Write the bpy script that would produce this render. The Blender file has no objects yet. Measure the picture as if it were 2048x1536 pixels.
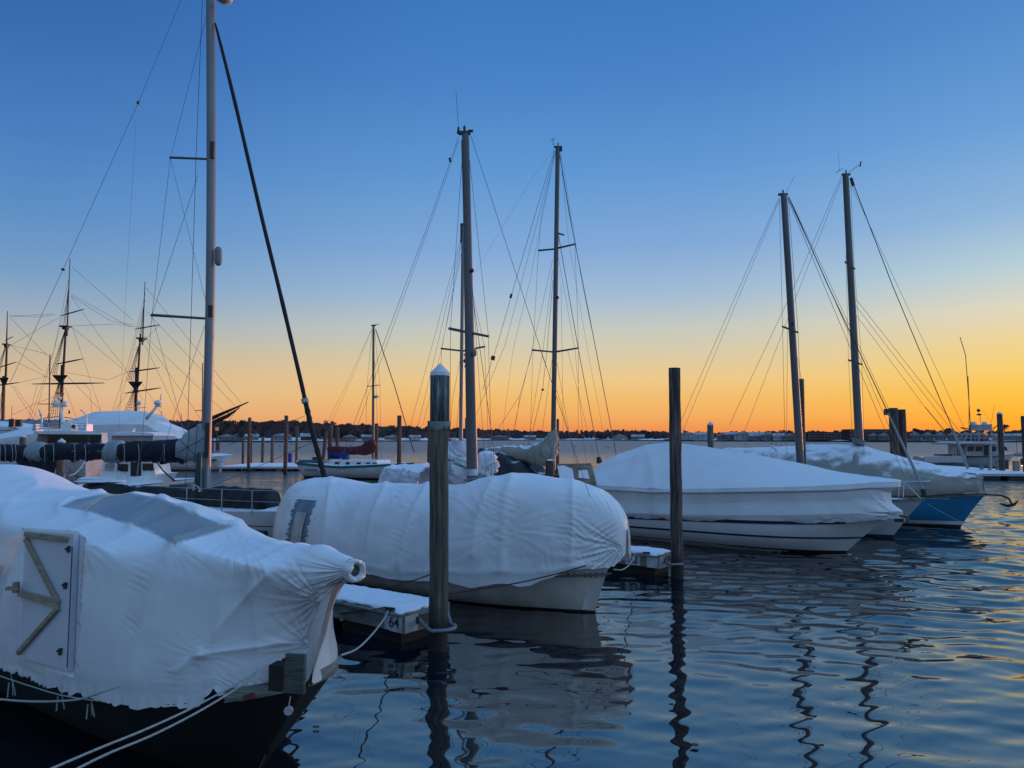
import bpy, math, random
import numpy as np
from mathutils import Vector, Matrix, noise as mn
random.seed(7); rng=np.random.RandomState(5)
S=bpy.context.scene
# ---------------------------------------------------------------- camera
F=1480.0; YH=877.0; H=3.5
TH=math.atan((YH-768)/F)
cd=bpy.data.cameras.new('camera'); cam=bpy.data.objects.new('camera',cd); S.collection.objects.link(cam)
cd.lens=F*36/2048; cd.sensor_width=36; cd.clip_end=9000; cd.clip_start=.1
cam.location=(0,0,H); cam.rotation_euler=(math.pi/2+TH,0,0); S.camera=cam
# ---------------------------------------------------------------- sky and sun
SUN_AZ=math.radians(39); SUN_EL=math.radians(2.2)
W=bpy.data.worlds.new('World'); S.world=W; W.use_nodes=True
nt=W.node_tree; nt.nodes.clear(); N=nt.nodes.new; L=nt.links.new
def srgb(r,g,b):
    f=lambda c:(c/255/12.92) if c/255<=.04045 else ((c/255+.055)/1.055)**2.4
    return (f(r),f(g),f(b),1)
tc=N('ShaderNodeTexCoord'); sep=N('ShaderNodeSeparateXYZ'); L(tc.outputs['Generated'],sep.inputs[0])
def ramp(fac,stops):
    r=N('ShaderNodeValToRGB'); el=r.color_ramp.elements
    while len(el)>1: el.remove(el[-1])
    for i,(p,c) in enumerate(stops):
        e=el[0] if i==0 else el.new(p); e.position=p; e.color=srgb(*c)
    L(fac,r.inputs[0]); return r.outputs[0]
z=sep.outputs[2]
mr=N('ShaderNodeMapRange'); L(z,mr.inputs[0]); mr.inputs[1].default_value=0; mr.inputs[2].default_value=.6
sq=N('ShaderNodeMath'); sq.operation='POWER'; L(mr.outputs[0],sq.inputs[0]); sq.inputs[1].default_value=.6
def P(zz): return (max(0,min(1,zz/.6)))**.6
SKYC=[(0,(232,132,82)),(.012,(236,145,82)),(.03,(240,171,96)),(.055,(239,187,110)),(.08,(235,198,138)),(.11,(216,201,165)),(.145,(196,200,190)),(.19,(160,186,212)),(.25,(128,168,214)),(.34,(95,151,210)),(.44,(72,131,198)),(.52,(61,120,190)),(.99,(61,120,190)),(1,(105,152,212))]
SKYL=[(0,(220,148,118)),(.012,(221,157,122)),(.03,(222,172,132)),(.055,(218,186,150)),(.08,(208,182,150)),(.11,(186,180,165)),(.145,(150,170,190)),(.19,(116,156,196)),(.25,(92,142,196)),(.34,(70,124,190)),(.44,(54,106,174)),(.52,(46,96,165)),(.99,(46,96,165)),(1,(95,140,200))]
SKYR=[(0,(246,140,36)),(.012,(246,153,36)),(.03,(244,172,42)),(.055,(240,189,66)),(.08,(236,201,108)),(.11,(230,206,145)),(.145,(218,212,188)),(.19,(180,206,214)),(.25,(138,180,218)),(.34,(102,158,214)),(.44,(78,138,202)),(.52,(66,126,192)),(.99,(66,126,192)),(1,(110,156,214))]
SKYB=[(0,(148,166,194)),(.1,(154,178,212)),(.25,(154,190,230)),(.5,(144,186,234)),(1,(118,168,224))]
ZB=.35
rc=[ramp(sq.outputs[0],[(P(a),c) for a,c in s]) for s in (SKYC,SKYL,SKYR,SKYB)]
def M(op,a,b=None):
    m=N('ShaderNodeMath'); m.operation=op
    for i,v in enumerate((a,b)):
        if v is None: continue
        if isinstance(v,(int,float)): m.inputs[i].default_value=v
        else: L(v,m.inputs[i])
    return m.outputs[0]
az=M('ARCTAN2',sep.outputs[0],sep.outputs[1])     # 0 straight ahead, + to the right
def mixc(f,a,b):
    m=N('ShaderNodeMix'); m.data_type='RGBA'; L(f,m.inputs[0]); L(a,m.inputs[6]); L(b,m.inputs[7]); return m.outputs[2]
def rng_(v,a,b):
    m=N('ShaderNodeMapRange'); m.interpolation_type='SMOOTHSTEP'; L(v,m.inputs[0]); m.inputs[1].default_value=a; m.inputs[2].default_value=b; return m.outputs[0]
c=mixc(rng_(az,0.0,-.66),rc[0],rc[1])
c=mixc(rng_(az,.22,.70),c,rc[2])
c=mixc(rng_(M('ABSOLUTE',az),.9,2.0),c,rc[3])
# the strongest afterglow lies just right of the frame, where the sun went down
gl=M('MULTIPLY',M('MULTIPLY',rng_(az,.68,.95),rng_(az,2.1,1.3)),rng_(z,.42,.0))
sky=N('ShaderNodeTexSky'); sky.sky_type='NISHITA'; sky.sun_disc=False; sky.sun_elevation=SUN_EL; sky.sun_rotation=SUN_AZ
b1=N('ShaderNodeBackground'); b2=N('ShaderNodeBackground'); ad=N('ShaderNodeAddShader'); wo=N('ShaderNodeOutputWorld')
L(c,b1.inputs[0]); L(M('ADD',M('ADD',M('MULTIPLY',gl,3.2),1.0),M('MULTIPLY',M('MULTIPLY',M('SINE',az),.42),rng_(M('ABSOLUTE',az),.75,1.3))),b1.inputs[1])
L(sky.outputs[0],b2.inputs[0]); b2.inputs[1].default_value=.004
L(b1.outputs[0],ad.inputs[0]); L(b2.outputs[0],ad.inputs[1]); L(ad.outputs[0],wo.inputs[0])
sl=bpy.data.lights.new('sun','SUN'); sl.energy=1.7; sl.angle=math.radians(.6); sl.color=(1,.36,.2)
so=bpy.data.objects.new('sun',sl); S.collection.objects.link(so)
sd=Vector((math.sin(SUN_AZ)*math.cos(SUN_EL),math.cos(SUN_AZ)*math.cos(SUN_EL),math.sin(SUN_EL)))
so.rotation_euler=sd.to_track_quat('Z','Y').to_euler()
S.view_settings.view_transform='Standard'; S.view_settings.look='None'; S.view_settings.exposure=0; S.view_settings.gamma=1
S.cycles.max_bounces=6; S.cycles.caustics_reflective=False; S.cycles.caustics_refractive=False
# ---------------------------------------------------------------- pixel helpers (photo 2048x1536)
def ray(px,py):
    xc=(px-1024)/F; yc=(768-py)/F
    d=Vector((xc,math.cos(TH)-yc*math.sin(TH),math.sin(TH)+yc*math.cos(TH))); return d/d.y
def at(px,py,Y): return Vector((0,0,H))+ray(px,py)*Y
def onz(px,py,zz):
    r=ray(px,py); return Vector((0,0,H))+r*((zz-H)/r.z)
# ---------------------------------------------------------------- materials
def mat(name,col,rough=.6,metal=0,bump=0,bscale=20,var=0,vscale=4,stretch=(1,1,1),spec=.5,col2=None,emit=None,vlo=.35,vhi=.65,trans=0):
    m=bpy.data.materials.new(name); m.use_nodes=True; t=m.node_tree; n=t.nodes; b=n['Principled BSDF']
    col=tuple(col)+(1,) if len(col)==3 else col
    b.inputs['Base Color'].default_value=col; b.inputs['Roughness'].default_value=rough; b.inputs['Metallic'].default_value=metal
    b.inputs['Specular IOR Level'].default_value=spec
    if emit: b.inputs['Emission Color'].default_value=tuple(emit[:3])+(1,); b.inputs['Emission Strength'].default_value=emit[3]
    if bump or col2 is not None or var:
        g=n.new('ShaderNodeTexCoord'); mp=n.new('ShaderNodeMapping'); mp.inputs['Scale'].default_value=stretch; t.links.new(g.outputs['Object'],mp.inputs[0])
    if col2 is not None or var:
        nz=n.new('ShaderNodeTexNoise'); nz.inputs['Scale'].default_value=vscale; nz.inputs['Detail'].default_value=6; t.links.new(mp.outputs[0],nz.inputs[0])
        r=n.new('ShaderNodeValToRGB'); r.color_ramp.elements[0].position=vlo; r.color_ramp.elements[1].position=vhi
        c2=col2 if col2 is not None else tuple(min(1,x*(1+var)) for x in col[:3])
        c1=col[:3] if col2 is not None else tuple(x*(1-var) for x in col[:3])
        r.color_ramp.elements[0].color=tuple(c1)+(1,); r.color_ramp.elements[1].color=tuple(c2[:3])+(1,)
        t.links.new(nz.outputs[0],r.inputs[0]); t.links.new(r.outputs[0],b.inputs['Base Color'])
    if bump:
        nb=n.new('ShaderNodeTexNoise'); nb.inputs['Scale'].default_value=bscale; nb.inputs['Detail'].default_value=5; t.links.new(mp.outputs[0],nb.inputs[0])
        bp=n.new('ShaderNodeBump'); bp.inputs['Strength'].default_value=min(1,bump); bp.inputs['Distance'].default_value=.02*max(1,bump); t.links.new(nb.outputs[0],bp.inputs['Height']); t.links.new(bp.outputs[0],b.inputs['Normal'])
    if trans:
        o=n['Material Output']; tr=n.new('ShaderNodeBsdfTranslucent'); tr.inputs[0].default_value=col; mx=n.new('ShaderNodeMixShader'); mx.inputs[0].default_value=trans
        t.links.new(b.outputs[0],mx.inputs[1]); t.links.new(tr.outputs[0],mx.inputs[2]); t.links.new(mx.outputs[0],o.inputs[0])
    return m
def tarpmat(name,film,snow=(.84,.86,.9),lo=.62,hi=.8,trans=.14,rough=.38,wr=.5,wscale=3.0):
    m=bpy.data.materials.new(name); m.use_nodes=True; t=m.node_tree; n=t.nodes; b=n['Principled BSDF']; K=t.links.new
    g=n.new('ShaderNodeTexCoord'); ge=n.new('ShaderNodeNewGeometry'); sp=n.new('ShaderNodeSeparateXYZ'); K(ge.outputs['Normal'],sp.inputs[0])
    nz=n.new('ShaderNodeTexNoise'); nz.inputs['Scale'].default_value=2.2; nz.inputs['Detail'].default_value=7; K(g.outputs['Object'],nz.inputs[0])
    a=n.new('ShaderNodeMath'); a.operation='MULTIPLY_ADD'; K(nz.outputs[0],a.inputs[0]); a.inputs[1].default_value=.5; K(sp.outputs[2],a.inputs[2])
    at_=n.new('ShaderNodeAttribute'); at_.attribute_name='bare'
    s2=n.new('ShaderNodeMath'); s2.operation='SUBTRACT'; K(a.outputs[0],s2.inputs[0]); K(at_.outputs['Fac'],s2.inputs[1])
    mr=n.new('ShaderNodeMapRange'); mr.inputs[1].default_value=lo+.25; mr.inputs[2].default_value=hi+.25; K(s2.outputs[0],mr.inputs[0])
    # film colour with faint dirt
    n3=n.new('ShaderNodeTexNoise'); n3.inputs['Scale'].default_value=1.1; n3.inputs['Detail'].default_value=8; K(g.outputs['Object'],n3.inputs[0])
    r=n.new('ShaderNodeValToRGB'); r.color_ramp.elements[0].position=.3; r.color_ramp.elements[1].position=.6
    r.color_ramp.elements[0].color=tuple(x*.88 for x in film)+(1,); r.color_ramp.elements[1].color=tuple(film)+(1,); K(n3.outputs[0],r.inputs[0])
    mx=n.new('ShaderNodeMix'); mx.data_type='RGBA'; K(mr.outputs[0],mx.inputs[0]); K(r.outputs[0],mx.inputs[6]); mx.inputs[7].default_value=tuple(snow)+(1,)
    m2=n.new('ShaderNodeMix'); m2.data_type='RGBA'; K(at_.outputs['Fac'],m2.inputs[0]); K(mx.outputs[2],m2.inputs[6]); m2.inputs[7].default_value=(.33,.34,.35,1); K(m2.outputs[2],b.inputs['Base Color'])
    ro=n.new('ShaderNodeMapRange'); K(mr.outputs[0],ro.inputs[0]); ro.inputs[3].default_value=rough; ro.inputs[4].default_value=.95; K(ro.outputs[0],b.inputs['Roughness'])
    # wrinkles: two stretched, warped noises
    mp=n.new('ShaderNodeMapping'); mp.inputs['Scale'].default_value=(3.2,3.2,.55); mp.inputs['Rotation'].default_value=(.3,.5,0); K(g.outputs['Object'],mp.inputs[0])
    w1=n.new('ShaderNodeTexNoise'); w1.inputs['Scale'].default_value=wscale; w1.inputs['Detail'].default_value=3; w1.inputs['Distortion'].default_value=1.2; K(mp.outputs[0],w1.inputs[0])
    mask=n.new('ShaderNodeTexNoise'); mask.inputs['Scale'].default_value=1.3; K(g.outputs['Object'],mask.inputs[0])
    mk=n.new('ShaderNodeMapRange'); mk.inputs[1].default_value=.5; mk.inputs[2].default_value=.68; K(mask.outputs[0],mk.inputs[0])
    mu=n.new('ShaderNodeMath'); mu.operation='MULTIPLY'; K(w1.outputs[0],mu.inputs[0]); K(mk.outputs[0],mu.inputs[1])
    sn=n.new('ShaderNodeTexNoise'); sn.inputs['Scale'].default_value=14; sn.inputs['Detail'].default_value=6; K(g.outputs['Object'],sn.inputs[0])
    sm=n.new('ShaderNodeMath'); sm.operation='MULTIPLY'; K(sn.outputs[0],sm.inputs[0]); K(mr.outputs[0],sm.inputs[1])
    sm2=n.new('ShaderNodeMath'); sm2.operation='MULTIPLY_ADD'; K(sm.outputs[0],sm2.inputs[0]); sm2.inputs[1].default_value=.10; K(mu.outputs[0],sm2.inputs[2])
    bp=n.new('ShaderNodeBump'); bp.inputs['Strength'].default_value=wr; bp.inputs['Distance'].default_value=.05; K(sm2.outputs[0],bp.inputs['Height']); K(bp.outputs[0],b.inputs['Normal'])
    if trans:
        o=n['Material Output']; tr=n.new('ShaderNodeBsdfTranslucent'); tr.inputs[0].default_value=(.8,.8,.78,1); ms=n.new('ShaderNodeMixShader')
        tf=n.new('ShaderNodeMapRange'); K(mr.outputs[0],tf.inputs[0]); tf.inputs[3].default_value=trans; tf.inputs[4].default_value=.02; K(tf.outputs[0],ms.inputs[0])
        K(b.outputs[0],ms.inputs[1]); K(tr.outputs[0],ms.inputs[2]); K(ms.outputs[0],o.inputs[0])
    return m
def pilemat(name,c1,c2,c3,wet=.7):
    m=bpy.data.materials.new(name); m.use_nodes=True; t=m.node_tree; n=t.nodes; b=n['Principled BSDF']; K=t.links.new
    g=n.new('ShaderNodeTexCoord'); mp=n.new('ShaderNodeMapping'); mp.inputs['Scale'].default_value=(9,9,.55); K(g.outputs['Object'],mp.inputs[0])
    nz=n.new('ShaderNodeTexNoise'); nz.inputs['Scale'].default_value=2; nz.inputs['Detail'].default_value=9; nz.inputs['Roughness'].default_value=.7; K(mp.outputs[0],nz.inputs[0])
    r=n.new('ShaderNodeValToRGB'); e=r.color_ramp.elements; e[0].position=.36; e[0].color=c1+(1,); e[1].position=.66; e[1].color=c3+(1,); q=e.new(.5); q.color=c2+(1,); K(nz.outputs[0],r.inputs[0])
    ge=n.new('ShaderNodeNewGeometry'); sp=n.new('ShaderNodeSeparateXYZ'); K(ge.outputs['Position'],sp.inputs[0])
    n2=n.new('ShaderNodeTexNoise'); n2.inputs['Scale'].default_value=5; K(g.outputs['Object'],n2.inputs[0])
    ad=n.new('ShaderNodeMath'); ad.operation='MULTIPLY_ADD'; K(n2.outputs[0],ad.inputs[0]); ad.inputs[1].default_value=-.4; K(sp.outputs[2],ad.inputs[2])
    mr=n.new('ShaderNodeMapRange'); mr.inputs[1].default_value=wet-.35; mr.inputs[2].default_value=wet+.05; K(ad.outputs[0],mr.inputs[0])
    mx=n.new('ShaderNodeMix'); mx.data_type='RGBA'; K(mr.outputs[0],mx.inputs[0]); mx.inputs[6].default_value=(.012,.012,.013,1); K(r.outputs[0],mx.inputs[7]); K(mx.outputs[2],b.inputs['Base Color'])
    b.inputs['Roughness'].default_value=.8
    bp=n.new('ShaderNodeBump'); bp.inputs['Strength'].default_value=.8; bp.inputs['Distance'].default_value=.02; K(nz.outputs[0],bp.inputs['Height']); K(bp.outputs[0],b.inputs['Normal'])
    return m
MT={}
MT['film']=tarpmat('shrink_film',(.72,.73,.74),snow=(.8,.82,.85),lo=.5,hi=.95,wr=.22)
MT['filmclean']=tarpmat('taut_shrink_film',(.74,.75,.76),snow=(.8,.82,.85),lo=.3,hi=.9,wr=.10,trans=.1,rough=.27)
MT['film2']=tarpmat('door_film',(.56,.59,.63),lo=.6,hi=.9,trans=.1,wr=.08,rough=.3)
MT['canvas']=tarpmat('grey_canvas',(.30,.29,.25),lo=.70,hi=.86,trans=.0,rough=.8,wr=.35,wscale=2)
MT['canvaswhite']=tarpmat('white_canvas',(.6,.62,.66),lo=.7,hi=.85,trans=0,rough=.7,wr=1,wscale=3)
MT['beige']=tarpmat('beige_canvas',(.33,.32,.27),lo=.75,hi=.85,trans=0,rough=.8,wr=.9,wscale=3)
MT['blacktarp']=tarpmat('black_tarp',(.012,.013,.016),lo=.90,hi=1.05,trans=0,rough=.35,wr=1,wscale=3)
MT['blackcover']=mat('black_cover',(.004,.006,.008),.6,bump=.8,bscale=6,stretch=(6,6,.6))
MT['navy']=mat('navy_canvas',(.003,.006,.018),.75,bump=1,bscale=6,stretch=(2,2,1))
MT['greycloth']=mat('grey_sailcloth',(.30,.34,.36),.75,bump=1,bscale=6)
MT['red']=mat('maroon_canvas',(.09,.008,.014),.75,bump=.6,bscale=8)
MT['white']=mat('white_gelcoat',(.66,.66,.66),.28,var=.07,vscale=1.5)
MT['whitehull']=mat('aged_white_gelcoat',(.58,.56,.51),.3,var=.16,vscale=2.2,stretch=(1,1,.25),bump=.05,bscale=2)
MT['offwhite']=mat('weathered_offwhite',(.34,.34,.35),.5,var=.15,vscale=2)
MT['greyhull']=mat('light_grey_gelcoat',(.42,.44,.47),.3,var=.08,vscale=2)
MT['blackhull']=mat('black_hull_paint',(.004,.004,.005),.6,bump=.2,bscale=3,spec=.25)
MT['bluehull']=mat('blue_hull_paint',(.006,.18,.36),.3,var=.12,vscale=1.5)
MT['navyline']=mat('navy_paint',(.008,.012,.04),.4)
MT['blackline']=mat('black_boot_stripe',(.008,.008,.01),.5)
MT['teal']=mat('teal_paint',(.01,.16,.2),.4)
MT['snow']=mat('snow',(.84,.86,.9),.95,bump=.8,bscale=5,spec=.2)
MT['alu']=mat('painted_aluminium',(.19,.19,.2),.42,metal=.25,var=.12,vscale=1.5,stretch=(1,1,.2))
MT['alud']=mat('weathered_aluminium',(.10,.10,.105),.45,metal=.3,var=.15,vscale=1.5,stretch=(1,1,.2))
MT['steel']=mat('stainless_steel',(.5,.5,.52),.3,metal=.9)
MT['wire']=mat('rigging_wire',(.10,.10,.11),.5,metal=.4)
MT['dark']=mat('dark_fitting',(.02,.02,.022),.5)
MT['furl']=mat('furled_dark_sail',(.006,.006,.009),.8,bump=.8,bscale=15,stretch=(1,1,.4))
MT['glass']=mat('dark_window',(.006,.007,.009),.08)
MT['lightglass']=mat('clear_vinyl',(.28,.22,.2),.2,var=.3,vscale=1)
MT['pile_near']=pilemat('green_brown_piling',(.014,.020,.020),(.066,.070,.058),(.17,.14,.095),.55)
MT['pile_top']=pilemat('blue_green_sleeve',(.006,.012,.014),(.06,.09,.09),(.26,.34,.32),-2)
MT['pile_red']=pilemat('brown_piling',(.016,.013,.012),(.06,.048,.042),(.20,.15,.125),.5)
MT['pile_far']=pilemat('far_piling',(.06,.035,.028),(.12,.075,.058),(.2,.13,.1),.5)
MT['cap']=mat('white_cap',(.62,.64,.68),.6)
MT['band']=mat('pale_band',(.15,.18,.15),.8,var=.3,vscale=12)
MT['wood']=mat('weathered_dock_wood',(.10,.11,.10),.85,col2=(.25,.26,.23),vscale=2.5,stretch=(1,1,6),bump=.8,bscale=12)
MT['darkwood']=mat('wet_dock_wood',(.012,.012,.012),.8,var=.4,vscale=3)
MT['lumber']=mat('new_lumber',(.20,.16,.11),.7,col2=(.33,.27,.19),vscale=5,stretch=(1,1,5),bump=.3,bscale=15)
MT['redwood']=mat('red_brown_plank',(.12,.03,.018),.7,var=.2)
MT['ply']=mat('plywood',(.16,.12,.085),.8,col2=(.34,.27,.19),vscale=3,stretch=(1,1,4))
MT['greyply']=mat('grey_plywood',(.045,.048,.05),.85,col2=(.11,.11,.105),vscale=4,stretch=(1,1,7),bump=1,bscale=14)
MT['paint']=mat('chipped_white_paint',(.34,.36,.36),.75,col2=(.55,.58,.6),vscale=5,bump=.5,bscale=18)
MT['letter']=mat('dark_lettering',(.01,.012,.03),.6)
MT['hose']=mat('grey_rubber_hose',(.16,.18,.2),.6,bump=.3,bscale=30)
MT['rope']=mat('pale_rope',(.38,.42,.40),.9,bump=1,bscale=90)
MT['ropedark']=mat('dark_red_rope',(.06,.02,.025),.9,bump=1,bscale=90)
MT['tape']=mat('grey_duct_tape',(.13,.19,.22),.5,var=.3,vscale=6,stretch=(1,1,.2))
MT['vinyl']=mat('cloudy_vinyl_window',(.36,.33,.32),.35,var=.2,vscale=2)
MT['spar']=mat('varnished_spar',(.05,.02,.014),.5,var=.3,vscale=3)
MT['darkspar']=mat('black_spar',(.012,.01,.01),.6)
MT['orange']=mat('orange_fabric',(.75,.16,.05),.7)
MT['blue']=mat('blue_canvas',(.01,.03,.2),.75)
MT['green']=mat('green_canvas',(.01,.06,.05),.8)
MT['bark']=mat('bare_branches',(.075,.042,.042),.95,col2=(.15,.09,.085),vscale=.02,vlo=.4,vhi=.6)
MT['evergreen']=mat('dark_evergreen',(.03,.034,.032),.95)
MT['housewall']=mat('house_wall',(.19,.17,.17),.8,var=.2,vscale=.1)
MT['housewall2']=mat('pale_house_wall',(.34,.32,.33),.8)
MT['brick']=mat('dark_brick',(.055,.032,.035),.9)
MT['roof']=mat('snowy_roof',(.48,.5,.55),.9,col2=(.2,.2,.22),vscale=.15)
MT['lit']=mat('lit_window',(.8,.7,.5),.5,emit=(1,.75,.4,.9))
MT['metalroof']=mat('grey_metal_roof',(.16,.2,.26),.6,var=.1,vscale=.5)
# ---------------------------------------------------------------- object helpers
COL=S.collection
FR={}      # object -> (location, rz) of the root frame
def setp(o,label=None,cat=None,group=None,kind=None):
    if label: o['label']=label
    if cat: o['category']=cat
    if group: o['group']=group
    if kind: o['kind']=kind
    return o
def thing(name,label,cat,loc=(0,0,0),rz=0,group=None):
    o=bpy.data.objects.new(name,None); COL.objects.link(o); o.empty_display_size=.2
    o.location=loc; o.rotation_euler=(0,0,rz); FR[o.name]=(Vector(loc),rz)
    return setp(o,label,cat,group)
def TW(root,x,y,zz):
    l,rz=FR[root.name]; c,s=math.cos(rz),math.sin(rz); return Vector((l.x+c*x-s*y,l.y+s*x+c*y,l.z+zz))
def TL(root,p):
    l,rz=FR[root.name]; c,s=math.cos(rz),math.sin(rz); dx,dy=p[0]-l.x,p[1]-l.y; return Vector((c*dx+s*dy,-s*dx+c*dy,p[2]-l.z))
class MB:
    def __init__(s): s.v=[]; s.f=[]
    def add(s,vs,fs):
        o=len(s.v); s.v+= [tuple(v) for v in vs]; s.f+=[tuple(i+o for i in f) for f in fs]; return s
    def box(s,c,d,rz=0,rx=0,ry=0):
        R=Matrix.Rotation(rz,3,'Z')@Matrix.Rotation(ry,3,'Y')@Matrix.Rotation(rx,3,'X'); c=Vector(c)
        vs=[c+R@Vector((sx*d[0]/2,sy*d[1]/2,sz*d[2]/2)) for sz in(-1,1) for sy in(-1,1) for sx in(-1,1)]
        return s.add(vs,[(0,2,3,1),(4,5,7,6),(0,1,5,4),(2,6,7,3),(0,4,6,2),(1,3,7,5)])
    def beam(s,a,b,w,h,up=Vector((0,0,1))):
        a=Vector(a);b=Vector(b);d=(b-a).normalized(); sd=d.cross(up).normalized(); u=sd.cross(d)
        vs=[p+sd*(sx*w/2)+u*(sz*h/2) for p in(a,b) for sz in(-1,1) for sx in(-1,1)]
        return s.add(vs,[(0,1,3,2),(4,6,7,5),(0,4,5,1),(2,3,7,6),(0,2,6,4),(1,5,7,3)])
    def tube(s,pts,r,n=8,cap=True,flat=1.0):
        pts=[Vector(p) for p in pts]; m=len(pts); rs=r if isinstance(r,(list,tuple)) else [r]*m
        ref=None; vs=[]
        for i,p in enumerate(pts):
            t=(pts[min(i+1,m-1)]-pts[max(i-1,0)]).normalized()
            if ref is None: ref=Vector((0,0,1)) if abs(t.z)<.9 else Vector((1,0,0))
            a=t.cross(ref).normalized(); b=a.cross(t).normalized(); ref=b
            vs+=[p+a*(math.cos(2*math.pi*k/n)*rs[i]*flat)+b*(math.sin(2*math.pi*k/n)*rs[i]) for k in range(n)]
        fs=[(i*n+k,i*n+(k+1)%n,(i+1)*n+(k+1)%n,(i+1)*n+k) for i in range(m-1) for k in range(n)]
        if cap: fs+=[tuple(range(n))[::-1],tuple((m-1)*n+k for k in range(n))]
        return s.add(vs,fs)
    def grid(s,G,close=False):
        U,V=len(G),len(G[0]); vs=[p for row in G for p in row]
        fs=[(i*V+j,i*V+(j+1)%V,(i+1)*V+(j+1)%V,(i+1)*V+j) for i in range(U-1) for j in range(V if close else V-1)]
        return s.add(vs,fs)
    def sph(s,c,r,n=10,sc=(1,1,1)):
        c=Vector(c); G=[[c+Vector((r*sc[0]*math.sin(math.pi*i/n)*math.cos(2*math.pi*j/(2*n)),r*sc[1]*math.sin(math.pi*i/n)*math.sin(2*math.pi*j/(2*n)),r*sc[2]*math.cos(math.pi*i/n))) for j in range(2*n)] for i in range(n+1)]
        return s.grid(G,True)
    def build(s,name,m,parent=None,smooth=False,local=False):
        me=bpy.data.meshes.new(name); vs=s.v
        if parent is not None and not local: vs=[tuple(TL(parent,v)) for v in vs]
        me.from_pydata(vs,[],s.f); me.validate(); me.update()
        if m is not None: me.materials.append(MT[m] if isinstance(m,str) else m)
        if smooth: me.polygons.foreach_set('use_smooth',[True]*len(me.polygons))
        o=bpy.data.objects.new(name,me); COL.objects.link(o)
        if parent is not None: o.parent=parent; FR[o.name]=FR[parent.name]
        return o
def edge(o,ang=35):
    me=o.data; me.polygons.foreach_set('use_smooth',[True]*len(me.polygons))
    try: me.set_sharp_from_angle(angle=math.radians(ang))
    except Exception: pass
    return o
def bevel(o,w=.01,seg=2):
    md=o.modifiers.new('bevel','BEVEL'); md.width=w; md.segments=seg; md.limit_method='ANGLE'; return o
def copy_tree(o,parent=None):
    c=o.copy(); COL.objects.link(c); c.parent=parent
    for ch in [x for x in COL.objects if x.parent==o]: copy_tree(ch,c)
    return c
def cat1(P,n):            # catmull-rom along axis 0, n subdivisions per span
    P=np.asarray(P,float); Q=np.concatenate([2*P[:1]-P[1:2],P,2*P[-1:]-P[-2:-1]]); out=[]
    for i in range(1,len(Q)-2):
        a,b,c,d=Q[i-1],Q[i],Q[i+1],Q[i+2]
        for k in range(n):
            t=k/n; out.append(.5*((2*b)+(-a+c)*t+(2*a-5*b+4*c-d)*t*t+(-a+3*b-3*c+d)*t**3))
    out.append(P[-1]); return np.array(out)
def fbm(p,sc,seed=0,oct=3): return mn.fractal(Vector((p[0]*sc+seed,p[1]*sc+seed*1.7,p[2]*sc)),.6,2.1,oct)
def gnormals(G):
    du=np.gradient(G,axis=0); dv=np.gradient(G,axis=1); n=np.cross(du,dv); return n/(np.linalg.norm(n,axis=2,keepdims=True)+1e-9)
def tarp(stn,nu=10,nv=8,sag=0.05,creases=(),bumpy=.012,mirror=True,seed=1,hard=(),lump=0):
    """stn: list of (x,[(lat,z)..bottom->ridge]); near side = local -y. returns grid in local coords"""
    P=[]
    for x,sec in stn:
        near=[(x if len(q)<3 else q[2],-q[0],q[1]) for q in sec]
        P.append(near+[(a,-b,c) for a,b,c in near[::-1][1:]] if mirror else near)
    P=np.array(P); P=np.swapaxes(cat1(np.swapaxes(P,0,1),nv),0,1) if nv>1 else P
    S_=len(P); rows=[]
    Q=cat1(P,nu)
    for i in range(len(Q)):
        f=(i%nu)/nu; k=min(i//nu,S_-2); sg=sag[k] if isinstance(sag,(list,tuple)) else sag
        if f>0 and sg:
            cz=Q[i][:,2].min()+.3*(Q[i][:,2].max()-Q[i][:,2].min())
            v=np.stack([np.zeros(len(Q[i])),-Q[i][:,1],cz-Q[i][:,2]],1); v/=np.linalg.norm(v,axis=1,keepdims=True)+1e-6
            Q[i]=Q[i]+v*(sg*4*f*(1-f)*np.linspace(0,1,len(Q[i]))[:,None]**.0)
    G=Q; nrm=gnormals(G); D=np.zeros(G.shape[:2])
    for i in range(G.shape[0]):
        for j in range(G.shape[1]): D[i,j]=fbm(G[i,j],1.3,seed)*bumpy+ (lump*fbm(G[i,j],4.5,seed+9) if lump else 0)
    for (ax,ay,az_,R,nf,amp,sd_) in creases:
        dx=G-np.array([ax,ay,az_]); d=np.linalg.norm(dx,axis=2); th=np.arctan2(dx[...,2],dx[...,0])
        w=np.zeros_like(d); rr=np.random.RandomState(int(sd_*10)+3)
        for q in range(4): w+=np.sin(th*nf*(1+.37*q)+rr.rand()*6+d*rr.uniform(-2,2))/(1+.5*q)
        w=np.abs(w)*-1+.6
        D+=amp*w*np.exp(-(d/R)**1.3)*np.clip(d/.15,0,1)
    return G-nrm*D[...,None]
def to_px(G,root):
    l,rz=FR[root.name]; c,q=math.cos(rz),math.sin(rz); X=l.x+c*G[...,0]-q*G[...,1]; Y=l.y+q*G[...,0]+c*G[...,1]; Z=l.z+G[...,2]-H
    ct,st=math.cos(TH),math.sin(TH); d=Y*ct+Z*st; u=-Y*st+Z*ct
    return 1024+F*X/d, 768-F*u/d
def seg_dist(PX,PY,pl):
    best=np.full(PX.shape,1e9); side=np.zeros(PX.shape)
    for (x0,y0),(x1,y1) in zip(pl[:-1],pl[1:]):
        dx,dy=x1-x0,y1-y0; L2=dx*dx+dy*dy; t=np.clip(((PX-x0)*dx+(PY-y0)*dy)/L2,0,1); d=np.hypot(PX-x0-t*dx,PY-y0-t*dy); best=np.minimum(best,d)
    return best
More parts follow.
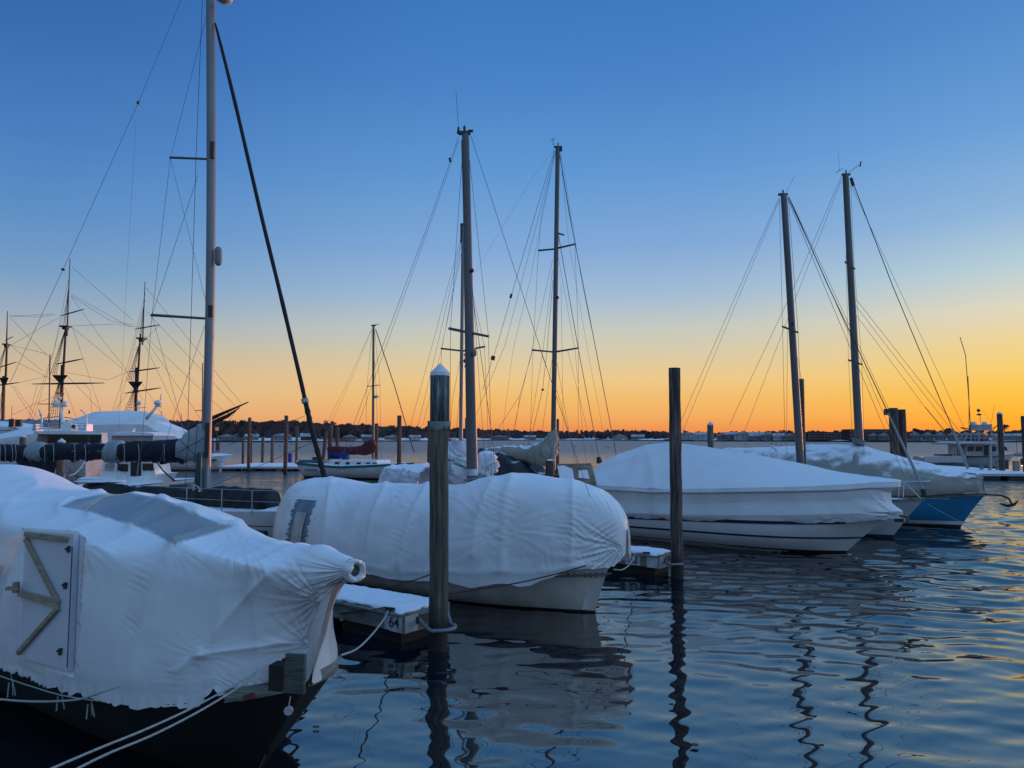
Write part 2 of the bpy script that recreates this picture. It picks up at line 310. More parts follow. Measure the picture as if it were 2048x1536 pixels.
def in_poly(PX,PY,poly):
    ins=np.zeros(PX.shape,bool); n=len(poly)
    for i in range(n):
        x0,y0=poly[i]; x1,y1=poly[(i+1)%n]
        c=((y0>PY)!=(y1>PY))&(PX<(x1-x0)*(PY-y0)/((y1-y0) if y1!=y0 else 1e-9)+x0); ins^=c
    return ins
def film(root,stn,nu=16,nv=10,sag=0.05,feats=(),bumpy=.006,seed=1,lin=False,farlow=None):
    """taut film over hoops: station grid, hoop sag, then creases placed where the photo shows them"""
    P=[]
    for x,sec in stn:
        near=[(x if len(q)<3 else q[2],-q[0],q[1]) for q in sec]
        P.append(near+[(a,-b,c-(farlow[q_]*max(0,min(1,(-x-.1)/.7)) if farlow else 0)) for q_,(a,b,c) in enumerate(near[::-1][1:])])
    P=np.array(P); T=np.swapaxes(P,0,1)
    if lin: T=np.array([T[i]*(1-k/nv)+T[i+1]*(k/nv) for i in range(len(T)-1) for k in range(nv)]+[T[-1]])
    else: T=cat1(T,nv)
    P=np.swapaxes(T,0,1); S_=len(P); G=cat1(P,nu); nrm=-gnormals(G); U,V=G.shape[:2]
    D=np.zeros((U,V)); edge_=np.minimum(1,np.minimum(np.arange(V),np.arange(V)[::-1])/(1.2*nv))
    for i in range(U):
        f=(i%nu)/nu; k=min(i//nu,S_-2); sg=sag[k] if isinstance(sag,(list,tuple)) else sag
        D[i]-=sg*4*f*(1-f)*edge_
    for i in range(U):
        for j in range(V): D[i,j]+=fbm(G[i,j],.9,seed)*bumpy
    PX,PY=to_px(G,root); near=(np.arange(V)<=V//2+nv)[None,:]; r=np.random.RandomState(seed)
    for ft in feats:
        kind=ft[0]
        if kind=='ridge':
            _,pl,w,amp=ft; d=seg_dist(PX,PY,pl); D+=amp*np.exp(-d/w)*near
        elif kind=='fan':      # radial creases round a gathered point
            _,cx,cy,R,n,amp,a0,a1=ft; dx,dy=PX-cx,PY-cy; d=np.hypot(dx,dy); th=np.degrees(np.arctan2(dy,dx)); m=(a0+a1)/2; hw=(a1-a0)/2
            da=np.abs((th-m+180)%360-180); win=np.clip((hw-da)/12+.5,0,1); w=np.zeros_like(d)
            for q in range(3):
                ph=r.rand()*6; w+=(1-2*np.abs(np.sin(np.radians(th)*n*(.5+.31*q)+ph+.9*np.sin(d/R*2+q)))**.7)/(1+.6*q)
            env=np.exp(-(d/R)**1.4)*np.clip(d/(R*.12),0,1); D+=amp*w*env*win*near
        elif kind=='puck':     # a patch of short parallel puckers
            _,cx,cy,rx,ry,ang,lam,amp=ft; a=math.radians(ang); dx,dy=PX-cx,PY-cy; u=dx*math.cos(a)+dy*math.sin(a); v=-dx*math.sin(a)+dy*math.cos(a)
            env=np.exp(-(dx/rx)**2-(dy/ry)**2); w=1-2*np.abs(np.sin(math.pi*v/lam+.6*np.sin(u/lam*.5+r.rand()*6)+.8*np.sin(v/lam*.7)))**.6; gate=np.clip(.4+.9*np.sin(u/(lam*2.2)+1.3*np.sin(v/lam*.9)+r.rand()*6),0,1)
            D+=amp*w*env*gate*near
    return G+nrm*D[...,None]
def grid_obj(G,name,m,parent,smooth=True,bare=None,thick=0,hole=None):
    mb=MB(); mb.grid([[tuple(p) for p in row] for row in G])
    if hole is not None:
        h=hole.ravel(); mb.f=[f for f in mb.f if not (h[f[0]] and h[f[2]])]
    o=mb.build(name,m,parent,smooth,local=True)
    if bare is not None:
        a=o.data.attributes.new('bare','FLOAT','POINT'); a.data.foreach_set('value',np.asarray(bare,float).ravel())
    if thick:
        md=o.modifiers.new('solid','SOLIDIFY'); md.thickness=thick; md.offset=0
    return o
def hull(L_,B,zb,zm,zs_,rake=.8,transom=.75,nst=28,nk=10,wl=.82,low=-.35,full=2.2,tr_rake=.15,fwd=0,zoff=0):
    """local hull: sheer at bow x=fwd, stern x=-L. returns grid near sheer->keel->far sheer, and sheer lines"""
    G=[];
    for i in range(nst+1):
        t=i/nst; t=t**1.25
        hb=B*(1-(1-min(1,t/.5))**full) if t<.5 else B*(1-(1-transom)*((t-.5)/.5)**2)
        zz=zb+(zm-zb)*(min(1,t/.55))**.8 if t<.55 else zm+(zs_-zm)*((t-.55)/.45)**1.5
        row=[]
        for k in range(nk+1):
            u=k/nk; w=(1-u**(1.6+2.2*min(1,t/.4)))*(wl+(1-wl)*(1-u))/1.0
            x=fwd-L_*t-rake*(u**.85)*(1-min(1,t/.35))**1.5 + tr_rake*u*(1 if t>.9 else 0)*((t-.9)/.1 if t>.9 else 0)
            row.append((x,-hb*w,zz+(low-zz)*u))
        G.append(row+[(a,-b,c) for a,b,c in row[::-1][1:]])
    return np.array(G)
def deck(G,name,parent,m='snow',inset=.02,dz=.03,n=6,camber=.08):
    rows=[]
    for r in G:
        a=np.array(r[0]); b=np.array(r[-1]); hw=abs(a[1]); rows.append([(a[0]*(1-q)+b[0]*q,(a[1]*(1-q)+b[1]*q)*.985,a[2]+dz-.035+camber*min(1,hw)*4*q*(1-q)+.03*fbm((a[0],a[1]*(1-2*q),0),2.5)*(4*q*(1-q))) for q in [k/n for k in range(n+1)]])
    return grid_obj(rows,name,m,parent)
def endcap(G,name,m,parent,idx=-1):
    r=[tuple(p) for p in G[idx]]; c=np.mean(G[idx],axis=0); mb=MB(); mb.add(r+[tuple(c)],[(i,i+1,len(r)) for i in range(len(r)-1)]+[(len(r)-1,0,len(r))]); return mb.build(name,m,parent,local=True)
def strip(G,z0,z1,name,m,parent,off=.012,side=-1,x0=None,x1=None):
    """painted band round a hull between heights z0,z1 (functions of x or numbers)"""
    rows=[]
    for r in G:
        h=len(r)//2; seg=r[:h+1]
        x=seg[0][0]
        if x0 is not None and (x<x0 or x>x1): continue
        zs=seg[:,2][::-1]; out=[]
        a=z0(x) if callable(z0) else z0; b=z1(x) if callable(z1) else z1
        for q in (0,.5,1):
            zz=a+(b-a)*q; xx=np.interp(zz,zs,seg[:,0][::-1]); yy=np.interp(zz,zs,seg[:,1][::-1]); out.append((xx+off*.8,yy-off,zz))
        rows.append(out)
    full=[r for r in rows]; o=MB(); o.grid(full); o.grid([[(x,-y,zz) for x,y,zz in r] for r in rows]); return o.build(name,m,parent,True,local=True)
def wire(parent,name,pts,wpx=1.0,m='wire',n=4):
    """rigging through (px,py,Y) photo points, thickness in photo pixels"""
    P3=[at(*p) for p in pts]; rs=[max(.004,wpx*.78*p[2]/F/2) for p in pts]; mb=MB(); mb.tube(P3,rs,n); return mb.build(name,m,parent)
def spar(parent,name,a,b,w0,w1,m='alu',n=12,flat=1.0):
    A,B_=at(*a),at(*b); mb=MB(); mb.tube([A,A.lerp(B_,.33),A.lerp(B_,.66),B_],[w0*a[2]/F/2,(w0*.67+w1*.33)*a[2]/F/2,(w0*.33+w1*.67)*b[2]/F/2,w1*b[2]/F/2],n,flat=flat); o=mb.build(name,m,parent,True); edge(o,50); return o
def bundle(parent,name,pts,rads,m,n=16,sub=8,lump=.25,seed=0,vs=1.3,droop=0):
    """soft rolled cloth along world points, elliptical section"""
    P3=cat1(np.array([tuple(p) for p in pts]),sub); R=cat1(np.array(rads)[:,None],sub)[:,0]; G=[]
    for i,p in enumerate(P3):
        t=P3[min(i+1,len(P3)-1)]-P3[max(i-1,0)]; t/=np.linalg.norm(t); up=np.array([0,0,1.]) if abs(t[2])<.9 else np.array([0,1.,0])
        a=np.cross(t,up); a/=np.linalg.norm(a); b=np.cross(a,t); row=[]
        e=.25 if i in(0,len(P3)-1) else 1
        for k in range(n):
            th=2*math.pi*k/n; q=p+(a*math.cos(th)+b*math.sin(th)*vs)*R[i]*e; nz_=fbm(q,1.2/max(.1,R[i]),seed)
            q=q+(a*math.cos(th)+b*math.sin(th)*vs)*R[i]*lump*nz_; 
            if math.sin(th)<-.3: q[2]-=droop*R[i]*(.5+.5*fbm(q,3,seed+3))
            row.append(tuple(q))
        G.append(row)
    mb=MB(); mb.grid(G,True); c0=tuple(P3[0]);c1=tuple(P3[-1])
    mb.add(G[0]+[c0],[(k,(k+1)%n,n) for k in range(n)]); mb.add(G[-1]+[c1],[((k+1)%n,k,n) for k in range(n)])
    return mb.build(name,m,parent,True)
def rope(parent,name,pts,r=.012,m='rope',sub=8,tag_=None):
    P3=cat1(np.array([tuple(p) for p in pts]),sub); mb=MB(); mb.tube([tuple(p) for p in P3],r,6); o=mb.build(name,m,parent,True)
    if tag_: setp(o,*tag_)
    return o
def text(s,name,m,parent,mat4,size,depth=.003):
    cu=bpy.data.curves.new(name,'FONT'); cu.body=s; cu.size=size; cu.extrude=depth; cu.align_x='CENTER'; cu.align_y='CENTER'; cu.offset=size*.012
    ob=bpy.data.objects.new(name,cu); COL.objects.link(ob); dg=bpy.context.evaluated_depsgraph_get(); dg.update()
    me=bpy.data.meshes.new_from_object(ob.evaluated_get(dg)); COL.objects.unlink(ob); bpy.data.objects.remove(ob)
    me.materials.clear(); me.materials.append(MT[m]); me.transform(mat4); o=bpy.data.objects.new(name,me); COL.objects.link(o)
    if parent is not None:
        for v in me.vertices: v.co=TL(parent,v.co)
        o.parent=parent; FR[o.name]=FR[parent.name]
    return o
def frame(o_,xdir,up=Vector((0,0,1))):
    x=Vector(xdir).normalized(); zf=x.cross(up).normalized(); y=zf.cross(x).normalized(); return Matrix(((x.x,y.x,zf.x,o_[0]),(x.y,y.y,zf.y,o_[1]),(x.z,y.z,zf.z,o_[2]),(0,0,0,1)))
AX=math.atan2(-.6,.8)    # heading of the moored boats
# ---------------------------------------------------------------- water
def water():
    fine=np.radians(np.arange(-46,46.01,.11)); coarse=np.radians(np.arange(49,311,3.)); th=np.concatenate([fine,coarse]); 
    r=[.5]
    while r[-1]<90: r.append(r[-1]*(1.0042 if r[-1]>3.5 else 1.03))
    while r[-1]<6000: r.append(r[-1]*1.06)
    r=np.array(r); R,T=np.meshgrid(r,th,indexing='ij'); X=R*np.sin(T); Y=R*np.cos(T); Z=np.zeros_like(X)
    rs=np.random.RandomState(11); A=np.clip((X*.8+Y*.35-5)/14,0,1); A=.30+1.3*A*A*(3-2*A); near=np.clip(1-R/8,0,1)
    dR=R*.0042
    for k in range(76):
        lam=.19*(22**(k/75)); ang=rs.normal(math.radians(84),math.radians(17 if .4<lam<1.3 else 34)); kx,ky=math.cos(ang),math.sin(ang); ph=rs.rand()*6.28
        s=.0140*(.7+.6*rs.rand())*(1.65 if .35<lam<1.1 else .75); 
        w=np.clip((lam/(dR*3)-1),0,1); q=2*math.pi/lam
        warp=.35*np.sin(X*.31+ph)+.3*np.sin(Y*.23+ph*2)
        Z+=s/q*w*np.sin(q*(kx*X+ky*Y)+ph+warp)
    Z*=A
    me=bpy.data.meshes.new('water'); U,V=X.shape; co=np.stack([X,Y,Z],-1).reshape(-1,3)
    idx=np.arange(U*V).reshape(U,V); a=idx[:-1,:]; b=idx[1:,:]; fs=np.stack([a,np.roll(a,-1,1),np.roll(b,-1,1),b],-1).reshape(-1,4)[:, ::-1]
    me.vertices.add(len(co)); me.vertices.foreach_set('co',co.ravel()); me.loops.add(fs.size); me.loops.foreach_set('vertex_index',fs.ravel().astype(np.int32))
    me.polygons.add(len(fs)); me.polygons.foreach_set('loop_start',np.arange(0,fs.size,4,dtype=np.int32)); me.polygons.foreach_set('loop_total',np.full(len(fs),4,np.int32))
    me.polygons.foreach_set('use_smooth',[True]*len(fs)); me.update()
    m=bpy.data.materials.new('harbour_water'); m.use_nodes=True; t=m.node_tree; n=t.nodes; b=n['Principled BSDF']; K=t.links.new
    b.inputs['Base Color'].default_value=(.003,.010,.020,1); b.inputs['Roughness'].default_value=.02; b.inputs['Specular Tint'].default_value=(1,.92,.79,1); b.inputs['IOR'].default_value=4.0; b.inputs['Specular IOR Level'].default_value=.5
    g=n.new('ShaderNodeNewGeometry'); ln=n.new('ShaderNodeVectorMath'); ln.operation='LENGTH'; K(g.outputs['Position'],ln.inputs[0])
    nz=n.new('ShaderNodeTexNoise'); mp=n.new('ShaderNodeMapping'); mp.inputs['Scale'].default_value=(.7,1.5,1); K(g.outputs['Position'],mp.inputs[0]); K(mp.outputs[0],nz.inputs[0]); nz.inputs['Scale'].default_value=1.0; nz.inputs['Detail'].default_value=5; nz.inputs['Roughness'].default_value=.6
    mr=n.new('ShaderNodeMapRange'); K(ln.outputs['Value'],mr.inputs[0]); mr.inputs[1].default_value=40; mr.inputs[2].default_value=120; mr.inputs[3].default_value=.0; mr.inputs[4].default_value=1.0
    bp=n.new('ShaderNodeBump'); K(mr.outputs[0],bp.inputs['Strength']); bp.inputs['Distance'].default_value=.9; rr_=n.new('ShaderNodeMapRange'); K(ln.outputs['Value'],rr_.inputs[0]); rr_.inputs[1].default_value=45; rr_.inputs[2].default_value=220; rr_.inputs[3].default_value=.02; rr_.inputs[4].default_value=.42; K(rr_.outputs[0],b.inputs['Roughness']); K(nz.outputs[0],bp.inputs['Height']); K(bp.outputs[0],b.inputs['Normal'])
    me.materials.append(m); o=bpy.data.objects.new('water',me); COL.objects.link(o); setp(o,kind='structure'); o['label']='rippled dark harbour water'
water()
# ---------------------------------------------------------------- far shore
SHX=[-900,0,600,850,980,1100,1180,1300,1420,1500,1650,1800,3000]; SHY=[690,690,700,900,1200,1450,1450,1050,900,860,780,690,660]
def shY(px): return float(np.interp(px,SHX,SHY))
HILLX=[-900,0,430,560,700,850,1000,1200,1300,3000]; HILLZ=[9,9,8,9,8,6,5,4,2,1.5]
def shore():
    G=[]
    for px in range(-900,3000,6):
        Y0=shY(px); hz=float(np.interp(px,HILLX,HILLZ)); row=[]
        for d,zz in ((0,-.6),(.5,1.2),(14,1.8),(60,2.5+hz*.3),(130,2.5+hz*.75),(220,2.5+hz),(400,2.5+hz),(600,0)):
            Y=Y0+d; X=(px-1024)/F*Y; row.append((X,Y,zz+(fbm((X*.01,Y*.01,0),1,4)*1.0 if d>10 else 0)))
        G.append(row)
    mb=MB(); mb.grid(G); o=mb.build('shore',mat('snowy_shore',(.07,.06,.06),.95,col2=(.8,.83,.88),vscale=.02,stretch=(1,.35,1),vlo=.44,vhi=.5)); setp(o,kind='structure')
    mb=MB(); mb.grid([[((px-1024)/F*(shY(px)-.6),shY(px)-.6,-.5),((px-1024)/F*(shY(px)-.6),shY(px)-.6,1.3),((px-1024)/F*(shY(px)+1.5),shY(px)+1.5,1.35)] for px in range(-900,3000,6)])
    o=mb.build('seawall',mat('dark_seawall',(.03,.026,.028),.9)); setp(o,kind='structure')
shore()
def treeline():
    mb=MB(); me_=MB(); r=random.Random(3)
    def crown(mbx,px,d,h,w,n,zb):
        Y=shY(px)+d; X=(px-1024)/F*Y
        for q in range(n):
            a=r.random()*6.28; u=r.random()**.5; zz=r.random(); ww=w*math.sqrt(max(0,1-(2*zz-1)**2))*.9+.15*w
            c=Vector((X+math.cos(a)*u*ww,Y+math.sin(a)*u*ww,zb+h*(.15+.85*zz)+ (r.random()-.5)*.8)); s=r.uniform(.5,1.3)
            t=Vector((r.uniform(-1,1),r.uniform(-.3,.3),r.uniform(-.6,1))).normalized(); b=t.cross(Vector((0,1,.2))).normalized()
            mbx.add([c-t*s*1.4-b*s*.5,c+t*s*1.4-b*s*.35,c+t*s*1.2+b*s*.5,c-t*s*1.4+b*s*.5],[(0,1,2,3)])
    px=-120
    while px<2200:
        hill=float(np.interp(px,HILLX,HILLZ))
        dens=1 if px<1330 else .28
        big=float(np.interp(px,[0,430,520,660,760,900,1000,1250,1330,2100],[13,13,12,12,10,11,11,12,9,8]))
        for row,(d,k) in enumerate(((60,.75),(150,1),(260,1.15))):
            if r.random()>dens*(1 if row else .55): continue
            h=big*k*r.uniform(.6,1.15); ev=r.random()<.16
            crown(me_ if ev else mb,px+r.uniform(-4,4),d+r.uniform(-20,20),h*(1.1 if ev else 1),h*(.22 if ev else .5),(70 if ev else 170) if px<1330 else 90,2+hill*(.25,.7,1)[row])
        px+=r.uniform(2.2,4.2)*(1 if px<700 else .75)
    setp(mb.build('distant_wood',MT['bark']),kind='stuff')['label']='bare brown trees along the far shore'
    setp(me_.build('distant_evergreens',MT['evergreen']),kind='stuff')['label']='dark evergreens among the trees on the far shore'
treeline()
def bare_tree(px,h,label,ev=False,d=8,sp=.45,seed=0):
    r=random.Random(seed+px); Y=shY(px)+d; X=(px-1024)/F*Y; t=thing('bare_tree' if not ev else 'pine_tree',label,'tree',(X,Y,1.6),group='trees on the far shore')
    mb=MB(); lf=MB()
    def br(p,d_,l,rad,k):
        q=p+d_*l; mb.tube([p,q],[rad,rad*.6],5)
        if k>=2:
            for _ in range(9):
                c=q+Vector((r.gauss(0,l*.5),r.gauss(0,l*.5),r.gauss(0,l*.35))); s=r.uniform(.12,.42); a=Vector((r.uniform(-1,1),0,r.uniform(-.5,1))).normalized(); b=a.cross(Vector((0,1,0)))
                lf.add([c-a*s*1.5-b*s*.4,c+a*s*1.5-b*s*.3,c+a*s*1.2+b*s*.4,c-a*s+b*s*.4],[(0,1,2,3)])
        if k<4:
            for _ in range(3): br(q,(d_+Vector((r.gauss(0,sp),r.gauss(0,sp),r.uniform(-.05,.4)))).normalized(),l*.68,rad*.55,k+1)
    br(Vector((X,Y,1.6)),Vector((0,0,1)),h*.33,h*.03,0)
    mb.build('trunk','bark',t); lf.build('crown','evergreen' if ev else 'bark',t)
for i,(px,h,ev,lb) in enumerate(((1825,13,1,'dark bushy tree left of the gabled shore houses'),(1842,11,0,'thin bare tree behind the first gabled shore house'),(1897,13,0,'bare tree rising between two gabled shore houses'),(1931,11,0,'low bare tree behind the third gabled shore house'),
    (2010,17,1,'dark rounded tree right of the capped piling on the far shore'),(2040,12,1,'dark tree at the right edge of the far shore'),(1868,10,0,'small bare tree beside the second gabled shore house'),(1955,12,0,'bare tree behind the fishing boat tower on the far shore'),(1352,11,0,'bare tree left of the white boathouse on the shore'),(1470,9,0,'bare tree behind the pale shore houses'),(1530,9,0,'small bare tree left of the long brick block'))):
    bare_tree(px,h,lb,bool(ev),d=25,seed=i)
def house(px,w,h,rh,label,wall='housewall',d=10,ridge='x',dep=9,wins=3,group='houses along the far shore'):
    Y=shY(px)+d; X=(px-1024)/F*Y; t=thing('shore_house',label,'house',(X,Y,1.8),math.atan2(-X,Y)*.9,group=group)
    MB().box((0,dep/2,h/2),(w,dep,h)).build('wall',wall,t,local=True)
    e=.5; mb=MB()
    if ridge=='x': v=[(-w/2-e,-e,h),(w/2+e,-e,h),(w/2+e,dep+e,h),(-w/2-e,dep+e,h),(-w/2-e,dep/2,h+rh),(w/2+e,dep/2,h+rh)]; f=[(0,1,5,4),(3,4,5,2),(0,4,3),(1,2,5),(0,3,2,1)]
    else: v=[(-w/2-e,-e,h),(w/2+e,-e,h),(w/2+e,dep+e,h),(-w/2-e,dep+e,h),(0,-e,h+rh),(0,dep+e,h+rh)]; f=[(0,1,4),(2,3,5),(1,2,5,4),(3,0,4,5),(0,3,2,1)]
    mb.add(v,f); mb.build('roof','roof',t,local=True)
    for k in range(wins):
        x=(k+.5)/wins*w-w/2
        for zz in ([h*.3,h*.75] if h>5 else [h*.5]): MB().box((x,-.03,zz),(.9,.1,1.2)).build('window','glass',t,local=True)
    return t
hs=[(455,16,4,3,'low snowy roofed house at the left end of the far shore','housewall'),(505,12,4,3,'small dark house below the wooded hill','housewall'),(565,18,5,3,'long snow roofed house between the tall pilings','housewall'),(613,10,4,4,'small black gabled boathouse on the snowy bank','brick'),
(700,14,4,3,'house on the snowy slope right of the paired pilings','housewall'),(735,12,4,3,'small house by the shore behind the slim mast','housewall'),(785,18,4,3,'wide low house left of the near piling on the shore','housewall'),(830,14,4,3,'snowy roofed house just left of the near piling','housewall2'),
(1000,30,5,4,'long low snowy roofed shed across the bay','housewall'),(1060,22,5,4,'low house on the far shore left of the beige sail cover','housewall'),(1240,22,6,5,'house with broad snowy roof right of the furled sail mast','housewall2'),(1275,20,5,4,'low snowy house before the brown piling','housewall'),
(1376,32,8,4,'long pale boathouse right of the brown piling','housewall2'),(1405,18,7,4,'small pale house beside the capped far piling','housewall2'),(1444,14,6,5,'steep gabled house right of the capped far piling','housewall'),(1462,16,7,4,'dark two storey house among the shore houses','housewall'),
(1486,22,7,6,'broad gabled house with bright snowy roof','housewall2'),(1512,16,5,6,'low house with a long sloping roof','housewall'),(1534,14,6,5,'grey gabled house third from the brick block','housewall'),(1556,12,5,4,'small grey house second from the brick block','housewall2'),(1577,12,5,4,'low house next to the brick block','housewall')]
for i,(px,w,h,rh,lb,wl) in enumerate(hs): house(px,w*(1.0),h*.9,rh*.8,lb,wl,ridge='x' if i%2 else 'y',wins=3)
gl=['first gabled shore house right of the twin pilings','second gabled shore house right of the twin pilings','third gabled shore house right of the twin pilings','fourth gabled shore house, just left of the fishing boat','fifth gabled shore house, behind the fishing boat','sixth gabled shore house, behind the fishing boat tower']
for i,px in enumerate((1829,1854,1879,1905,1930,1956)): house(px,9.5,4.6,3.4,gl[i],'housewall',d=6,ridge='y',wins=3)
for i,px in enumerate((1745,1766)): house(px,9,4.2,3.2,['snowy gabled house before the brick block, left one','snowy gabled house before the brick block, right one'][i],'housewall',d=6,ridge='y',wins=2)
house(2014,26,4,2.4,'long low snowy building right of the capped far piling','housewall',d=10)
def block(px0,px1,h,nx,nz,label,d):
    Y=shY((px0+px1)/2)+d; x0=(px0-1024)/F*Y; x1=(px1-1024)/F*Y; t=thing('apartment_block',label,'building',((x0+x1)/2,Y,1.8),0,'brick apartment blocks on the far shore'); w=x1-x0
    MB().box((0,8,h/2),(w,16,h)).build('wall','brick',t,local=True); MB().box((0,8,h+.25),(w+1,17,.5)).build('roof','brick',t,local=True)
    for i in range(nx):
        for k in range(nz): MB().box(((i+.5)/nx*w-w/2,-.05,h*(k+.55)/nz),(w/nx*.42,.16,h/nz*.55)).build('window','housewall',t,local=True)
block(1614,1704,8.2,20,3,'long three storey brick block with many pale windows',12)
block(1697,1790,10.5,18,3,'taller brick block partly behind the twin pilings',20)
# ================================================================ foreground wrapped boat (A)
def boat_a():
    O=onz(610,1372,1.02); rz=math.atan2(-.65,.76)
    t=thing('wrapped_boat','black hulled boat under white shrink film with a framed door, nearest the camera','boat',(O.x,O.y,0),rz)
    HB=[(0,.03),(.15,.38),(.4,.66),(.8,.92),(1.4,1.13),(2.28,1.34),(3.6,1.56),(5,1.7),(8,1.76),(12,1.4)]
    def hb(s): return float(np.interp(s,[a for a,b in HB],[b for a,b in HB]))
    G=[]
    ss=[0,.08,.16,.25,.4,.6,.85,1.1,1.46,2,2.5,3,4,5,6.5,8,10,12]
    for s in ss:
        zs=1.02-.17*min(1,s/1.2); b=hb(s); row=[]
        for k in range(11):
            u=k/10; rk=1.05*(u**.9)*max(0,1-s/3.2)**1.3
            row.append((-s-rk,-b*(1-u**3.0)*(1-.25*u) if s>.6 else -b*(1-u**1.6*.95),zs*(1-u)-.35*u))
        row[-1]=(row[-1][0],0,row[-1][2]); G.append(row+[(a,-b_,c) for a,b_,c in row[::-1][1:]])
    G=np.array(G); G2=cat1(G,4); grid_obj(G2,'hull','blackhull',t)
    # rail plank under the film at the bow
    for sgn in (-1,1):
        rows=[]
        for s in np.linspace(.0,.36 if sgn<0 else 1.25,14):
            b=hb(s)+.012; zs=1.02-.17*min(1,s/1.2); rows.append([(-s,sgn*b,zs-.02),(-s,sgn*(b+.035),zs-.02),(-s,sgn*(b+.035),zs+.11),(-s,sgn*b,zs+.11)])
        mb=MB(); mb.grid(rows,True); mb.add(rows[-1],[(0,1,2,3)]); mb.build('rail_plank','wood',t,local=True)
    # film cover
    ST=[(.72,[(.03,2.16),(.06,2.16),(.09,2.18),(.1,2.2),(.1,2.24),(.1,2.28),(.08,2.32),(.05,2.35),(0,2.36)]),
        (.46,[(.03,2.0),(.06,2.03),(.1,2.06),(.14,2.1),(.17,2.15),(.18,2.22),(.15,2.3),(.08,2.37),(0,2.40)]),
        (.26,[(.03,1.52),(.05,1.62),(.08,1.75),(.14,1.88),(.22,2.0),(.27,2.12),(.24,2.27),(.13,2.39),(0,2.44)]),
        (.05,[(.04,1.06),(.05,1.25),(.07,1.45),(.13,1.65),(.24,1.88),(.36,2.08),(.36,2.24),(.2,2.34),(0,2.42)]),
        (-.2,[(.46,1.0),(.46,1.15),(.42,1.35),(.43,1.55),(.47,1.8),(.52,2.05),(.5,2.24),(.3,2.34),(0,2.43)]),
        (-.5,[(.74,.93),(.75,1.15),(.71,1.38),(.68,1.6),(.66,1.85),(.64,2.08),(.58,2.26),(.34,2.34),(0,2.43)]),
        (-1.3,[(1.13,.86),(1.16,1.1),(1.13,1.35),(1.08,1.6),(1.0,1.9),(.92,2.16),(.76,2.36),(.42,2.42),(0,2.51)]),
        (-2.2,[(1.37,.85),(1.41,1.1),(1.39,1.4),(1.35,1.7),(1.28,2.0),(1.2,2.28),(.96,2.40),(.5,2.55),(0,2.66)]),
        (-3.05,[(1.52,.86),(1.54,1.15),(1.52,1.45),(1.48,1.75),(1.4,2.05),(1.3,2.36),(1.04,2.48),(.55,2.60),(0,2.69)]),
        (-3.9,[(1.62,.87),(1.63,1.15),(1.6,1.45),(1.54,1.78),(1.45,2.1),(1.35,2.38),(1.08,2.5),(.6,2.62),(0,2.72)]),
        (-5.0,[(1.72,.87),(1.72,1.15),(1.69,1.48),(1.62,1.8),(1.52,2.14),(1.4,2.42),(1.12,2.54),(.62,2.60),(0,2.66)]),
        (-6.3,[(1.76,.88),(1.77,1.2),(1.72,1.5),(1.66,1.85),(1.54,2.2),(1.4,2.48),(1.12,2.62),(.62,2.62),(0,2.68)]),
        (-7.8,[(1.78,.9),(1.78,1.2),(1.74,1.55),(1.66,1.9),(1.54,2.26),(1.4,2.54),(1.12,2.72),(.62,2.74),(0,2.78)]),
        (-9.5,[(1.72,.9),(1.72,1.2),(1.68,1.6),(1.6,1.95),(1.45,2.3),(1.3,2.6),(1.05,2.84),(.55,2.98),(0,3.02)]),
        (-11.6,[(1.4,.9),(1.4,1.2),(1.35,1.5),(1.25,1.8),(1.1,2.1),(.9,2.3),(.7,2.45),(.4,2.55),(0,2.6)])]
    FT=[('ridge',[(535,1150),(505,1180),(470,1220),(432,1268),(402,1310)],11,.045),('ridge',[(402,1310),(440,1304),(520,1292),(575,1284)],9,.035),('ridge',[(402,1310),(372,1325),(348,1345)],9,.03),
        ('ridge',[(345,1088),(430,1112),(535,1143)],12,.03),('ridge',[(335,1115),(318,1180),(300,1260)],16,.012),
        ('ridge',[(118,1014),(150,998),(205,987)],9,.09),('ridge',[(180,1024),(215,1006),(270,995),(330,1006)],9,.09),('ridge',[(262,1049),(290,1028),(335,1013),(395,1022)],9,.09),('ridge',[(345,1090),(400,1066),(445,1050),(478,1052)],9,.09),
        ('ridge',[(5,1022),(28,992),(75,967)],9,.03),('ridge',[(0,985),(40,965),(70,955)],9,.025),('ridge',[(62,1062),(158,1068),(215,1105)],10,.02),
        ('fan',702,1142,95,26,.011,110,200),('fan',640,1200,70,22,.012,100,240),('fan',402,1312,45,20,.008,-180,180),('fan',620,1290,60,22,.012,120,260),('fan',150,1075,60,22,.008,0,90),('fan',350,1092,60,18,.006,-180,180),
        ('fan',470,1060,80,22,.011,10,150),('puck',275,1180,26,50,28,15,.008),('puck',262,1240,22,30,40,14,.007),('puck',345,1360,55,28,62,14,.009),('puck',330,1340,30,22,40,12,.007),('puck',560,1100,90,22,8,15,.008),('puck',150,1385,190,18,70,15,.010),('puck',60,1350,80,26,20,16,.009),('puck',180,1040,110,22,6,14,.008),
        ('puck',500,1370,70,20,25,14,.010),('puck',590,1230,30,60,-35,15,.012),('puck',625,1165,40,30,-15,13,.012)]
    Gt=film(t,ST,nu=24,nv=14,sag=[0,0,.0,.01,.015,.02,.03,.035,.035,.035,.035,.035,.035,.035],feats=FT,bumpy=.012,seed=2,farlow=[.10,.30,.34,.32,.26,.16,.05,0])
    # ragged, gathered lower edge
    V=Gt.shape[1]
    for i in range(Gt.shape[0]):
        for j,e in [(q_,1-q_/6) for q_ in range(6)]:
            x=Gt[i,j,0]; q=fbm((x*5,0,0),1,3)*.045+fbm((x*14,3,0),1,8)*.02
            if x<-.4:
                Gt[i,j,2]+=q*e-.03*e; Gt[i,j,1]-=abs(fbm((x*18,9,0),1))*.05*e
                Gt[i,V-1-j,2]+=q*e-.03*e
